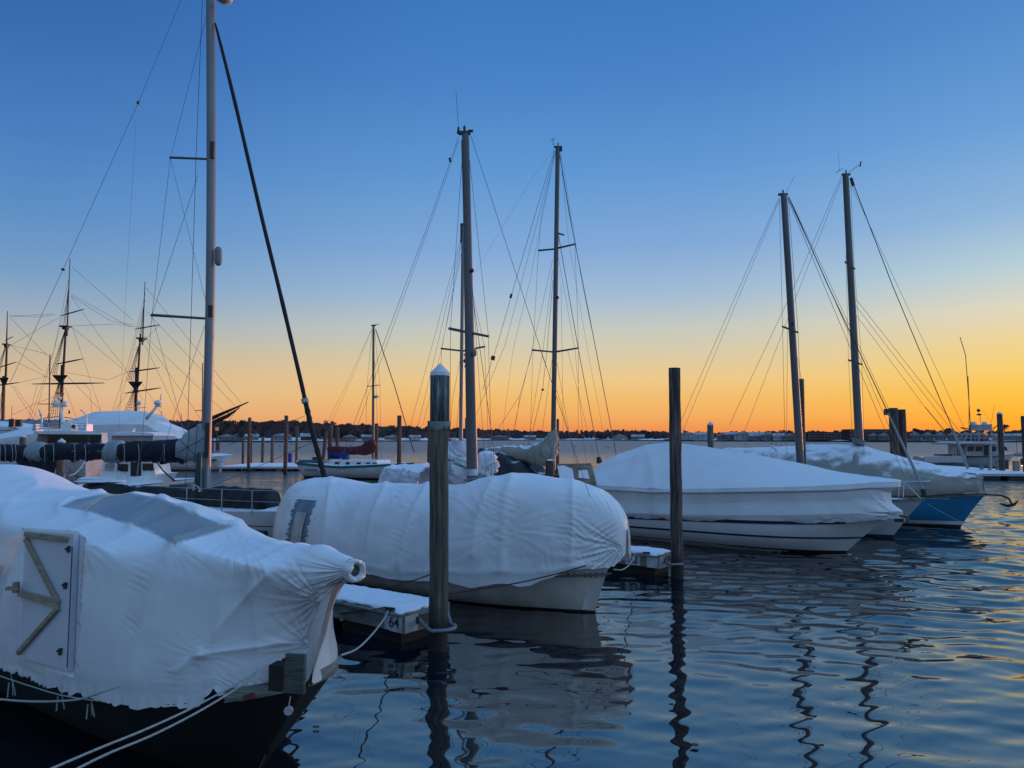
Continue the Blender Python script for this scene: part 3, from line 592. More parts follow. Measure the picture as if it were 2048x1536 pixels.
    for i in range(Gt.shape[0]):   # torn hole showing the red plank near the bow
        for j in range(0,16):
            x=Gt[i,j,0]
            k=math.exp(-((x+.46)/.09)**2); Gt[i,j,2]+=.13*k*max(0,1-j/16)
    PX,PY=to_px(Gt,t); pol=[(118,1014),(150,998),(200,988),(260,984),(330,998),(400,1030),(445,1048),(478,1050),(415,1070),(347,1090),(300,1064),(262,1048),(230,1042),(180,1024)]
    ins=in_poly(PX,PY,pol); dd=seg_dist(PX,PY,pol+pol[:1]); nb=np.where(ins,np.clip(dd/3.0,0,1),0)*(np.arange(V)<=V//2+14)[None,:]
    # film lies flat against the door
    dq=[]
    for (u,v) in ((62,1063),(158,1070),(137,1342),(49,1314)):
        d_=np.hypot(PX-u,PY-v)+1e6*(np.arange(V)>V//2)[None,:]; i,j=np.unravel_index(np.argmin(d_),d_.shape); dq.append(at(u,v,TW(t,*Gt[i,j]).y))
    n_=((dq[1]-dq[0]).cross(dq[3]-dq[0])).normalized(); n_=-n_ if n_.y>0 else n_
    dq[2]=dq[2]-n_*((dq[2]-dq[0]).dot(n_)); dq=[q_+n_*.02 for q_ in dq]
    dins=in_poly(PX,PY,[(50,1055),(168,1062),(147,1352),(38,1322)])
    for i,j in zip(*np.where(dins)):
        if j>V//2: continue
        w=TW(t,*Gt[i,j]); h=(w-dq[0]).dot(n_); w=w-n_*(h+.03); Gt[i,j]=np.array(TL(t,w))
    nr=(np.arange(V)<=V//2)[None,:]
    hole=(in_poly(PX,PY,[(541,1345),(548,1326),(566,1316),(590,1307),(600,1310),(604,1345),(600,1385),(575,1380),(552,1366)])|in_poly(PX,PY,[(474,1388),(486,1384),(500,1377),(504,1392),(516,1400),(482,1410)]))&nr
    grid_obj(Gt,'shrink_film','filmclean',t,bare=nb,hole=hole)
    MB().beam(at(478,1398,7.42),at(508,1391,7.38),.03,.05).build('red_plank','redwood',t)
    # wrapped bowsprit stub
    G=[]
    for i,(x,r_) in enumerate(((.50,.12),(.60,.12),(.66,.105),(.72,.098),(.76,.104),(.80,.108),(.82,.098),(.82,.07),(.76,.055))):
        G.append([(x+.012*math.sin(a*5+i),r_*(1+.16*fbm((math.cos(a)*2,math.sin(a)*2,i*.35),1,3))*math.cos(a),2.25+r_*(1+.16*fbm((math.cos(a)*2,math.sin(a)*2,i*.35),1,3))*math.sin(a)) for a in [2*math.pi*q/40 for q in range(41)]])
    grid_obj(np.array(G),'wrapped_bowsprit','film',t)
    mb=MB(); mb.tube([TW(t,.5,0,2.25),TW(t,.775,0,2.25)],[.06,.055],16,cap=True); mb.build('bowsprit_end','greyply',t,True)
    # door in the side wall
    def wall(s,zz,off=.03):
        # nearest point of film at station -s, height zz on near side
        i=int(np.argmin([abs(Gt[q,V//4,0]+s) for q in range(Gt.shape[0])])); seg=Gt[i,:V//2-6]; k=int(np.argmin(abs(seg[:,2]-zz))); p=seg[k]; return TW(t,-s,p[1]-off,zz)
    B_,C,D,A=dq; n=n_
    fr=lambda u,v,off=0: (A.lerp(D,u)).lerp(B_.lerp(C,u),v)+n*(off+.01)
    d_=MB(); d_.add([fr(0,0,.03),fr(1,0,.03),fr(1,1,.03),fr(0,1,.03),fr(0,0,-.03),fr(1,0,-.03),fr(1,1,-.03),fr(0,1,-.03)],[(0,1,2,3),(7,6,5,4),(0,4,5,1),(1,5,6,2),(2,6,7,3),(3,7,4,0)])
    door=d_.build('door','film2',t)
    def lum(a,b,w=.052,nm='brace'): m_=MB(); m_.beam(fr(*a,.058),fr(*b,.058),.035,w,up=n.cross(fr(*b)-fr(*a)).normalized()); o=m_.build(nm,'lumber',door); bevel(o,.004); return o
    lum((.04,.97),(.9,.955),.06,'top_rail'); lum((.05,.93),(.80,.46)); lum((-.02,.49),(.80,.455),.075); lum((.02,.03),(.80,.43))
    for u,v in ((.93,.88),(.90,.6),(.86,.12)): MB().box(fr(u,v,.045),(.03,.03,.07)).box(fr(u-.03,v,.045),(.07,.02,.02),rz=-.6).build('hinge','dark',door)
    MB().box(fr(-.03,.53,.09),(.05,.06,.12)).box(fr(-.05,.52,.12),(.13,.05,.04),rz=.3).build('latch','lumber',door)
    MB().tube([fr(.985,.02,.035),fr(.985,.9,.035)],.005,5).build('zip','navyline',door)
    # vent window frame at the left
    w0=onz(-45,1240,1.25); w1=onz(-45,1125,1.98); w2=onz(18,1132,1.94); w3=onz(-4,1245,1.2); q4=n_*.12; w0=w0+q4; w1=w1+q4; w2=w2+q4; w3=w3+q4
    f_=MB(); 
    for a,b in ((w0,w1),(w1,w2),(w2,w3),(w3,w0)): f_.beam(a,b,.03,.03)
    wf=f_.build('window_frame','greyply',t); MB().add([w0,w1,w2,w3],[(0,1,2,3)]).build('window_pane','vinyl',wf)
    # hawse plank box
    h_=MB(); h_.box(at(591,1347,7.12),(.20,.05,.36),rz=-.25); o=h_.build('cathead_plank','greyply',t); bevel(o,.006)
    MB().box(at(561,1352,7.35),(.16,.16,.24),rz=-.25).build('dark_hole_block','darkwood',t)  # dark block set inside the film opening, stands in for the hole's darkness
    # eye plate and drip fittings on the stem
    pl=MB(); pp=at(578,1420,7.55); pl.tube([pp,pp+Vector((0,-.03,0))],.045,8); pl.tube([pp+Vector((0,-.02,.03)),pp+Vector((.02,-.03,.14))],.006,5); pl.build('eye_plate','paint',t)
    # lacing cords hanging below the film
    for px,py,l in ((22,1345,.28),(180,1388,.25),(328,1402,.25),(120,1372,.12)):
        y0=onz(px,py,.8).y-.05; pts=[at(px,py,y0),at(px+3,py+l*80,y0-.03),at(px+4,py+l*170,y0-.03)]
        o=rope(t,'lacing_cord',pts,.006)
        MB().tube([at(px-4,py+20,y0-.03),at(px-7,py+50,y0-.04)],.008,5).tube([at(px+4,py+18,y0-.03),at(px+9,py+46,y0-.04)],.008,5).build('cord_tuft','rope',o)
    yy=lambda px,py:onz(px,py,.78).y-.07
    rope(t,'lashing_line',[at(p,q,yy(p,q)) for p,q in ((0,1352),(60,1372),(130,1392),(220,1404),(330,1412),(430,1414))],.007,'rope')
    return t
A_=boat_a()
setp(rope(None,'mooring_line',[at(-30,1396,7.6),at(60,1403,7.6),at(150,1400,7.4),at(205,1384,7.2),at(240,1372,7.25)],.011),'pale green mooring line sagging across the black hull','rope',group='mooring lines')
setp(rope(None,'mooring_line',[at(515,1338,7.25),at(500,1352,7.1),at(400,1408,6.4),at(300,1455,5.8),at(190,1500,5.3),at(60,1556,4.8)],.009),'upper of the two pale lines running down from the bow at the bottom left','rope',group='mooring lines')
setp(rope(None,'mooring_line',[at(512,1345,7.22),at(496,1362,7.0),at(410,1416,6.3),at(310,1468,5.75),at(210,1510,5.3),at(100,1566,4.8)],.009),'lower of the two pale lines running down from the bow at the bottom left','rope',group='mooring lines')
setp(rope(None,'mooring_line',[at(682,1311,8.6),at(715,1297,10),at(745,1268,11),at(768,1238,12),at(776,1222,12.75)],.014),'pale line from the nearest bow up to the dock marked 64','rope',group='mooring lines')
setp(rope(None,'mooring_line',[at(640,1234,14.5),at(690,1226,13.6),at(740,1220,13.2),at(773,1214,12.95)],.011,'ropedark'),'dark line along the near side of the dock marked 64','rope',group='mooring lines')
# ================================================================ middle wrapped boat (B)
def boat_b():
    O=onz(1180,1223,0)
    t=thing('wrapped_boat','white hulled boat under hooped white shrink film behind the capped piling','boat',(O.x,O.y,0),AX)
    G=hull(8.9,1.5,1.08,.85,.85,rake=.52,transom=.8,nst=30,nk=12,wl=.9,low=-.35,full=2.6,fwd=.52)
    grid_obj(G,'hull','whitehull',t); endcap(G,'transom','whitehull',t)
    strip(G,-.02,.035,'waterline_stripe','blackline',t,off=.012)
    mb=MB(); rows=[[ (r[0][0],r[0][1]-.02,r[0][2]-.28),(r[0][0],r[0][1]-.035,r[0][2]-.26),(r[0][0],r[0][1]-.02,r[0][2]-.24)] for r in G]; mb.grid(rows); mb.build('rub_line','hose',t,local=True)
    z0=[(0.02,1.0)]
    def sec(w,b,top,sh=1.0): # rounded hoop section from bottom b to top
        out=[]
        for k in range(9):
            a=k/8*math.pi/2; out.append((w*(math.cos(a)**.62) if k<8 else 0,b+(top-b)*(math.sin(a)**.95)))
        return out
    ST=[(.86,sec(.05,1.25,1.7)),(.76,sec(.34,1.05,1.98)),(.5,sec(.66,.98,2.26)),(.12,sec(.95,.92,2.48)),(-.5,sec(1.2,.72,2.62)),(-1.7,sec(1.47,.54,2.74)),(-2.6,sec(1.56,.50,2.62)),(-3.4,sec(1.58,.46,2.44)),(-4.5,sec(1.6,.44,2.41)),(-5.6,sec(1.6,.44,2.38)),(-6.8,sec(1.58,.46,2.34)),(-8.2,sec(1.45,.5,2.44)),(-8.9,sec(1.25,.5,2.35)),(-9.3,sec(.9,.55,1.9)),(-9.42,sec(.4,.7,1.5))]
    FT=[('ridge',[(662,958),(655,1020),(648,1090)],9,0.067),('ridge',[(773,964),(746,1029),(727,1119)],9,0.095),('ridge',[(855,970),(824,1025),(805,1088),(796,1130)],9,0.095),('ridge',[(984,964),(965,1005),(953,1048),(946,1110)],9,0.085),('ridge',[(1023,955),(1012,994),(1004,1095),(1002,1140)],9,0.076),('ridge',[(1145,966),(1145,1072),(1140,1120)],9,0.057),
        ('ridge',[(700,1128),(800,1144),(950,1144),(1100,1143),(1190,1130)],5,.03),('fan',1000,1062,60,24,.022,-180,180),('puck',1000,1020,40,40,25,12,.02),('puck',940,1120,70,18,25,12,.018),('puck',1060,1120,60,22,75,12,.016),('puck',1125,1045,36,45,10,11,.018),('puck',1160,1080,30,30,35,11,.02),('puck',1120,980,30,16,-35,11,.014),('puck',1215,1010,26,40,60,11,.018),
        ('fan',1245,1095,80,26,.04,95,215),('puck',1180,1110,60,24,-20,13,.035),('puck',1205,1075,30,26,-35,12,.03),('puck',800,1060,30,60,20,12,.014),('puck',860,1120,50,24,30,12,.015),('fan',650,955,40,18,.02,0,180),('fan',776,966,40,16,.018,0,180),('puck',620,1000,40,18,5,11,.012),('puck',890,1010,30,70,30,12,.012)]
    Gt=film(t,ST,nu=20,nv=9,sag=[0,.0,.01,.015,.02,.02,.02,.03,.03,.03,.03,.01,.0,.0],feats=FT,bumpy=.02,seed=5)
    V=Gt.shape[1]
    for i in range(Gt.shape[0]):
        for j,e in [(q_,1-q_/8) for q_ in range(8)]:
            x=Gt[i,j,0]; q=fbm((x*.9,0,0),1,3)*.05+fbm((x*9,3,0),1,8)*.012 -.06*math.exp(-((x+.75)/.25)**2)+.05*math.exp(-((x-.1)/.35)**2)
            Gt[i,j,2]+=q*e; Gt[i,j,1]-=.03*e*abs(fbm((x*11,9,0),1))
    grid_obj(Gt,'shrink_film','filmclean',t)
    def onfilm(x,zz,off=.02):
        i=int(np.argmin(abs(Gt[:,V//4,0]-x))); seg=Gt[i,:V//2+1]; k=int(np.argmin(abs(seg[:,2]-zz))); return TW(t,x,seg[k][1]-off,zz)
    # vinyl hatch with grey tape, aft
    def patch(xs0,xs1,za,zb,nm,m,off,par,jag=0,seed=0):
        r_=random.Random(seed); n=34; rows=[]
        for a in range(n+1):
            zz=za+(zb-za)*a/n; j0=r_.uniform(-jag,jag); j1=r_.uniform(-jag,jag); rows.append([onfilm(xs0+(xs1-xs0)*q/6+(j0 if q==0 else j1 if q==6 else 0),zz,off) for q in range(7)])
        mb=MB(); mb.grid(rows); return mb.build(nm,m,par,True)
    tp=patch(-8.0,-7.2,.9,1.95,'tape_patch','tape',.03,t,.10,4); patch(-7.78,-7.34,.85,1.66,'vinyl_window','vinyl',.055,t)
    # registration number
    p=at(1190,1147,14.62); seg=[r for r in G]; 
    x0=TL(t,p)[0]
    def hy(x,zz):
        i=int(np.argmin(abs(G[:,0,0]-x))); h=G[i][:13]; return np.interp(zz,h[:,2][::-1],h[:,1][::-1])
    ps=[]
    for ch,xx in zip('RI 3021A',np.linspace(-.20,.42,8)):
        if ch==' ': continue
        i=min(range(len(G)),key=lambda q:abs(np.interp(.80,G[q][:13,2][::-1],G[q][:13,0][::-1])-xx)); y0=np.interp(.80,G[i][:13,2][::-1],G[i][:13,1][::-1]); 
        j=min(len(G)-1,i+1); k=max(0,i-1); xa=np.interp(.8,G[j][:13,2][::-1],G[j][:13,0][::-1]); ya=np.interp(.8,G[j][:13,2][::-1],G[j][:13,1][::-1]); xb=np.interp(.8,G[k][:13,2][::-1],G[k][:13,0][::-1]); yb=np.interp(.8,G[k][:13,2][::-1],G[k][:13,1][::-1])
        yy=np.interp(xx,[xa,xb],[ya,yb]); w1=TW(t,xa,ya,.8); w2=TW(t,xb,yb,.8); text(ch,'registration_letter','letter',t,frame(TW(t,xx,yy-.03,.77),w2-w1),.13,.004)
    # torn flap at the bow
    mb=MB(); rows=[]
    for a in range(8):
        zz=1.02-.26*a/7; rows.append([TW(t,-.38+.24*q/5*(1-.3*a/7),hy(.1,zz)-.10-.05*math.sin(q*1.3+a*.4),zz+.02*math.sin(q*2)) for q in range(6)])
    mb.grid(rows); mb.build('torn_flap','film',t,True)
    # film tail hanging down the stem
    mb=MB(); rows=[]
    for a in range(14):
        f=a/13; zz=1.06-1.0*f; xx=.53-.50*f**.9; rows.append([TW(t,xx-.04-.20*q/5*(1-.5*f),-.02-.10*q/5-.03*abs(math.sin(q*1.9+a*.5))-.02,zz) for q in range(6)])
    mb.grid(rows); mb.build('film_tail','film',t,True)
    # planks on top by the mast
    mb=MB(); mb.box(TW(t,-2.75,-.35,2.62),(.5,.09,.04),rz=AX+1.2,ry=-.2); mb.box(TW(t,-2.85,-.2,2.66),(.4,.08,.04),rz=AX+.7); mb.build('snowy_planks','wood',t)
    # mast and rig, stepped through the film
    Ym=16.8
    m_=spar(t,'mast',(945,972,Ym),(931,268,Ym),23,15,'alud',14,.8)
    MB().tube([at(945,951,Ym),at(944.6,938,Ym)],.136,14).build('mast_collar','paint',m_)
    spar(m_,'spreader',(898,657,Ym+.25),(978,673,Ym-.25),6,5,'alud',8)
    MB().box(at(929,266,Ym),(.28,.1,.07)).box(at(941,262,Ym),(.12,.05,.05)).box(at(919,265,Ym),(.12,.05,.06)).build('masthead','dark',m_)
    MB().tube([at(929,262,Ym),at(929,252,Ym)],.03,8).build('masthead_light','dark',m_)
    MB().tube([at(917,262,Ym),at(917,255,Ym)],.028,8).tube([at(917,256,Ym),at(912,182,Ym)],.005,5).build('whip_antenna','dark',m_)
    MB().sph(at(944,541,Ym-.1),.05).build('steaming_light','dark',m_)
    MB().sph(at(949,706,Ym-.12),.065,sc=(.8,1,1.3)).build('radar_reflector','hose',m_)
    wire(m_,'backstay',[(917,275,Ym),(860,438,Ym+.6),(703,860,Ym+2.6),(668,956,Ym+3)],1.4)
    wire(m_,'backstay',[(918,280,Ym),(866,432,Ym+.6),(713,857,Ym+2.6),(686,950,Ym+3)],1.1)
    MB().tube([at(899,316,Ym+.2),at(901,324,Ym+.2)],.03,6).build('insulator','dark',m_)
    wire(m_,'forestay',[(942,272,Ym),(1083,704,Ym-1.2),(1207,1075,Ym-2.2)],1.3)
    wire(m_,'shroud',[(926,290,Ym),(901,658,Ym+.25),(900,960,Ym+.3)],1.1)
    wire(m_,'shroud',[(937,300,Ym),(977,673,Ym-.25),(984,978,Ym-.6)],1.1)
    wire(m_,'shroud',[(944,560,Ym),(973,968,Ym-.5)],1.0)
    wire(m_,'halyard',[(923,280,Ym),(928,470,Ym)],2.0,'alu')
    wire(m_,'halyard',[(941,985,Ym-.9),(941,1052,Ym-1.3)],1.2)
    return t
B_=boat_b()
setp(rope(None,'mooring_line',[at(893,1188,12.7),at(960,1178,13.1),at(1040,1165,13.6),at(1120,1146,14.1),at(1172,1131,14.3)],.013,'ropedark'),'dark red line from the capped piling to the bow of the middle wrapped boat','rope',group='mooring lines')
setp(rope(None,'mooring_line',[at(863,1148,12.9),at(830,1160,13.8),at(790,1172,14.8),at(740,1184,16)],.012,'ropedark'),'dark line running left from the capped piling over the film skirt','rope',group='mooring lines')
setp(rope(None,'mooring_line',[at(1228,1139,14.5),at(1245,1139,15.5),at(1260,1128,17.5),at(1270,1110,19)],.014),'pale line sagging from the middle wrapped bow to the dock marked 62','rope',group='mooring lines')
# ================================================================ wrapped motor boat (D)
def boat_d():
    O=onz(1652,1104,0)
    t=thing('wrapped_motorboat','white motor cruiser under a peaked white cover with navy hull stripes','boat',(O.x,O.y,0),AX)
    G=hull(10.0,1.62,1.42,1.02,.9,rake=2.0,transom=.92,nst=34,nk=14,wl=.84,low=-.4,full=2.4,fwd=2.15)
    grid_obj(G,'hull','white',t); endcap(G,'transom','white',t)
    st=lambda a,b:(lambda x:a+(b-a)*((x+8)/10))
    strip(G,-.30,st(.17,.10),'boot_stripe','blackline',t,off=.01)
    strip(G,st(.44,.50),st(.51,.555),'lower_hull_stripe','navyline',t,off=.014)
    strip(G,st(.70,1.0),st(.84,1.08),'upper_hull_stripe','navyline',t,off=.014,x0=-9,x1=1.2)
    def s(w,b,f,ed,e,r): # skirt bottom, fold, inset wall, lip, roof, ridge
        return [(w-.01,b),(w+.05,(b+f)/2),(w+.08,f-.015),(w+.08,f+.01),(w-.03,(f+ed)/2),(w-.02,ed-.06),(w+.07,ed-.01),(w+.07,ed+.01),(w+.03,e),(w*.68,e+(r-e)*.36),(w*.34,e+(r-e)*.70),(.0,r)]
    ST=[(2.18,[(.04,1.22),(.05,1.3),(.08,1.37),(.08,1.39),(.02,1.6,1.88),(.02,1.95,1.9),(.10,2.08),(.10,2.10),(.08,2.24),(.06,2.27),(.03,2.28),(0,2.28)]),
        (2.05,[(.2,1.18),(.24,1.3),(.28,1.37),(.28,1.39),(.12,1.6,1.86),(.10,1.9,1.84),(.28,2.08),(.28,2.10),(.25,2.24),(.18,2.27),(.09,2.30),(0,2.31)]),(1.5,s(.60,1.12,1.36,2.07,2.22,2.36)),(.7,s(1.0,1.04,1.30,2.0,2.15,2.46)),(-.5,s(1.34,.97,1.22,1.93,2.06,2.68)),(-2.3,s(1.56,.90,1.12,1.84,1.96,3.02)),(-3.8,s(1.62,.86,1.04,1.76,1.88,3.22)),(-5.1,s(1.6,.84,1.0,1.72,1.84,3.36)),(-6.1,s(1.58,.82,.97,1.72,1.86,3.24)),(-7.2,s(1.55,.80,.95,1.72,1.86,2.92)),(-7.9,s(1.5,.78,.94,1.72,1.86,2.6)),(-8.05,s(1.42,.76,.9,1.6,1.7,2.3)),(-8.1,s(1.0,.7,.8,1.0,1.05,1.3))]
    FT=[('ridge',[(1296,900),(1308,960),(1312,1028)],6,.05),('ridge',[(1340,887),(1300,905),(1200,930)],6,.05),('puck',1440,1010,35,20,5,9,.02),('puck',1305,1000,18,45,5,9,.015),('puck',1480,1042,260,9,20,12,.02),('puck',1660,1048,80,12,-25,12,.035),('fan',1790,1030,60,16,.03,120,230),('puck',1280,1045,60,8,10,9,.02),('ridge',[(1560,960),(1500,985)],5,.012)]
    Gt=film(t,ST,nu=10,nv=5,sag=[0,.0,.005,.01,.012,.012,.015,.015,.015,.015,.0,.0],feats=FT,bumpy=.015,seed=8,lin=True)
    V=Gt.shape[1]
    for i in range(Gt.shape[0]):
        for j,e in [(q_,1-q_/5) for q_ in range(5)]:
            x=Gt[i,j,0]; q=fbm((x*2.6,0,0),1,3)*.035+fbm((x*13,3,0),1,8)*.02
            Gt[i,j,2]+=q*e
    o=grid_obj(Gt,'shrink_film','filmclean',t); edge(o,24)
    MB().tube([TW(t,1.95,-.2,1.30),TW(t,2.3,-.1,1.22),TW(t,2.32,-.1,1.05)],.03,8).box(TW(t,2.1,-.15,1.12),(.25,.1,.1),rz=AX).build('anchor_roller','dark',t)
    return t
D_=boat_d()
# ================================================================ grey sailboat E
def masthead(m_,px,py,Y,s=1):
    MB().box(at(px,py,Y),(.36*s,.1,.08)).tube([at(px,py-3,Y),at(px,py-9,Y)],.03,6).build('masthead','dark',m_)
def boat_e():
    O=onz(1770,1074,0); t=thing('sailboat','pale grey sailboat bow with a steel pulpit beside the white motor cruiser','boat',(O.x,O.y,0),AX)
    G=hull(9.5,1.45,1.42,1.12,1.1,rake=1.35,transom=.7,nst=30,nk=12,wl=.86,fwd=1.35)
    grid_obj(G,'hull','greyhull',t); deck(G,'deck',t); endcap(G,'transom','greyhull',t); strip(G,-.3,.1,'boot_stripe','navyline',t)
    mb=MB(); mb.grid([[(r[0][0],r[0][1]-.02,r[0][2]-.04),(r[0][0],r[0][1]-.03,r[0][2]+.03),(r[0][0],r[0][1]+.05,r[0][2]+.04)] for r in G]); mb.build('toe_rail','wood',t,local=True)
    p=MB(); q=lambda x,y,z:TW(t,x,y,z)
    p.tube([q(-1.2,-.85,1.35),q(-.9,-.8,1.9),q(.5,-.5,1.98),q(1.35,-.2,2.02),q(1.5,0,2.03),q(1.35,.2,2.02),q(.5,.5,1.98),q(-.9,.8,1.9)],.02,8); p.tube([q(.55,-.45,1.4),q(.6,-.45,1.98)],.018,6); p.tube([q(.55,.45,1.4),q(.6,.45,1.98)],.018,6); p.tube([q(1.2,-.15,1.42),q(.75,-.35,1.98)],.018,6)
    p.build('pulpit','steel',t)
    Y=28.5; m_=spar(t,'mast',(1601,930,Y),(1567.5,390,Y),15,12.5,'alud'); masthead(m_,1566,389,Y)
    spar(m_,'spreader',(1565,653,Y+.4),(1596,665,Y-.4),4,4,'alud',6); MB().sph(at(1585,648,Y-.1),.07,6).build('deck_light','dark',m_)
    MB().tube([at(1571,388,Y),at(1590,350,Y)],.006,4).build('whip_antenna','dark',m_)
    wire(m_,'forestay',[(1577,393,Y),(1656,571,Y-.6),(1775,823,Y-1.6),(1834,948,Y-2.2),(1852,994,Y-2.4)],2.6,'furl')
    MB().tube([at(1776,826,Y-1.6),at(1834,950,Y-2.2),at(1848,985,Y-2.35)],[.03,.055,.045],8).build('furled_jib','greycloth',m_); MB().tube([at(1846,978,Y-2.35),at(1850,990,Y-2.38)],.10,10).build('furling_drum','dark',m_)
    wire(m_,'halyard',[(1575,396,Y),(1648,571,Y-.5),(1812,960,Y-1.6)],1.3); wire(m_,'halyard',[(1576,396,Y),(1652,560,Y-.5),(1822,955,Y-1.7)],1.1)
    wire(m_,'halyard',[(1579,396,Y),(1662,572,Y-.5),(1778,820,Y-1.5)],1.1)
    wire(m_,'backstay',[(1558,397,Y),(1500,526,Y+1),(1365,835,Y+3.6),(1346,880,Y+4)],1.1); wire(m_,'backstay',[(1559,400,Y),(1506,526,Y+1),(1378,832,Y+3.4),(1360,875,Y+3.7)],1.0)
    wire(m_,'shroud',[(1559,396,Y),(1565,653,Y+.4),(1570,890,Y+.5)],1.0); wire(m_,'shroud',[(1577,400,Y),(1596,664,Y-.4),(1600,760,Y-.5)],1.2)
    wire(m_,'shroud',[(1575,660,Y),(1573,905,Y-.5)],.9); wire(m_,'shroud',[(1587,670,Y),(1603,760,Y+.3)],.9)
    return t
boat_e()
def boat_f():
    O=onz(1915,1054,0); t=thing('sailboat','blue hulled sailboat under a snowy grey canvas cover, rightmost of the moored row','boat',(O.x,O.y,0),AX)
    G=hull(11.5,1.7,1.36,1.02,1.0,rake=1.15,transom=.65,nst=32,nk=12,wl=.88,fwd=1.05,full=2.0)
    grid_obj(G,'hull','bluehull',t); deck(G,'deck',t); endcap(G,'transom','bluehull',t)
    strip(G,.10,.24,'white_boot_stripe','white',t); strip(G,-.3,.08,'bottom_paint','blackline',t); strip(G,1.13,1.15,'cove_line','white',t,x0=-4,x1=.1)
    mb=MB(); mb.grid([[(r[0][0],r[0][1]-.02,r[0][2]-.07),(r[0][0],r[0][1]-.04,r[0][2]+.02),(r[0][0],r[0][1]-.01,r[0][2]+.05)] for r in G]); mb.build('toe_rail','wood',t,local=True)
    def s(w,b,r,e): return [(w,b),(w+.03,(b+e)/2-.1),(w,(b+e)/2+.1),(w-.06,e-.05),(w-.12,e+.06),(w*.7,e+(r-e)*.45),(w*.36,e+(r-e)*.8),(.12,r-.01),(0,r)]
    ST=[(.95,[(.1,1.42),(.12,1.5),(.12,1.7),(.11,1.85),(.1,1.93),(.08,1.97),(.05,2.0),(.02,2.02),(0,2.02)]),(.75,s(.36,1.42,2.12,1.9)),(.2,s(.7,1.36,2.22,1.86)),(-.8,s(1.12,1.28,2.46,1.88)),(-2.2,s(1.5,1.2,2.86,1.92)),(-3.6,s(1.66,1.12,3.22,1.95)),(-5.2,s(1.7,1.08,3.24,1.95)),(-7.2,s(1.62,1.06,3.14,1.95)),(-9.3,s(1.4,1.06,3.04,1.9)),(-10.4,s(1.2,1.06,2.9,1.85))]
    Gt=tarp(ST,nu=7,nv=3,sag=.04,creases=[(-3.6,-.6,2.8,.9,9,.04,1),(.4,-.5,1.7,.6,10,.02,2),(-1.4,-1.3,1.8,.9,12,.02,3)],bumpy=.06,seed=13)
    grid_obj(Gt,'canvas_cover','canvas',t); endcap(Gt,'cover_end','canvas',t)
    an=MB(); q=lambda x,y,z:TW(t,x,y,z)
    an.box(q(1.15,0,1.32),(.7,.12,.06),rz=AX); an.tube([q(1.5,0,1.32),q(1.75,0,1.2),q(1.85,0,.95)],.04,8); an.tube([q(1.45,-.02,1.0),q(1.7,-.02,.92),q(1.9,-.02,.98),q(2.05,-.02,1.15)],[.03,.06,.06,.015],8); an.build('anchor','dark',t)
    Y=31.8; m_=spar(t,'mast',(1719,890,Y),(1691,350,Y),16,12,'alud'); masthead(m_,1692,349,Y)
    MB().tube([at(1716,889,Y),at(1719,880,Y)],.26,12).build('mast_boot','hose',m_)
    spar(m_,'spreader',(1691,524,Y+.3),(1710,538,Y-.3),5,3,'alud',6); spar(m_,'spreader',(1697,720,Y+.4),(1724,729,Y-.4),4,3.5,'alud',6)
    MB().tube([at(1697,345,Y),at(1720,329,Y)],.012,5).tube([at(1720,333,Y),at(1722,323,Y)],.03,5).tube([at(1671,346,Y),at(1685,337,Y)],.012,5).tube([at(1679,342,Y),at(1677,305,Y)],.006,4).build('wind_vane','dark',m_)
    wire(m_,'forestay',[(1702,355,Y),(1785,571,Y-.7),(1873,782,Y-1.5),(1904,855,Y-1.9),(1936,938,Y-2.3)],2.4,'furl')
    MB().tube([at(1702,356,Y),at(1707,372,Y)],.07,8).build('halyard_swivel','dark',m_)
    MB().tube([at(1905,858,Y-1.9),at(1936,938,Y-2.3)],.05,8).build('furler_tube','greycloth',m_)
    wire(m_,'forestay',[(1703,372,Y),(1795,571,Y-.7),(1931,862,Y-2)],1.0)
    wire(m_,'backstay',[(1682,354,Y),(1590,571,Y+1),(1502,757,Y+2.4),(1459,850,Y+3)],1.0); wire(m_,'backstay',[(1683,360,Y),(1601,571,Y+1),(1500,835,Y+2.6),(1479,888,Y+3)],.9)
    wire(m_,'shroud',[(1694,370,Y),(1692,524,Y+.3),(1697,720,Y+.4),(1706,905,Y+.5)],.9); wire(m_,'shroud',[(1701,360,Y),(1709,538,Y-.3),(1724,729,Y-.4),(1728,905,Y-.5)],.9)
    wire(m_,'topping_lift',[(1712,598,Y),(1923,868,Y-2.2)],1.0); wire(m_,'topping_lift',[(1711,611,Y),(1905,862,Y-2)],.9); wire(m_,'topping_lift',[(1713,631,Y),(1848,812,Y-1.4)],.9)
    wire(t,'bow_line',[(1855,1008,27.5),(1916,1042,26.8),(1966,1076,26.2)],1.3,'rope')
    MB().tube([at(1711,930,29.5),at(1712,912,29.5),at(1712,905,29.5)],[.14,.11,.04],8).build('rolled_line','greycloth',t)
    mb=MB(); mb.tube([at(1546,893,33),at(1541,897,33),at(1536,915,32.5)],.05,8); mb.tube([at(1546,893,33),at(1554,903,33)],.05,8); mb.build('stern_davit','white',t)
    return t
boat_f()
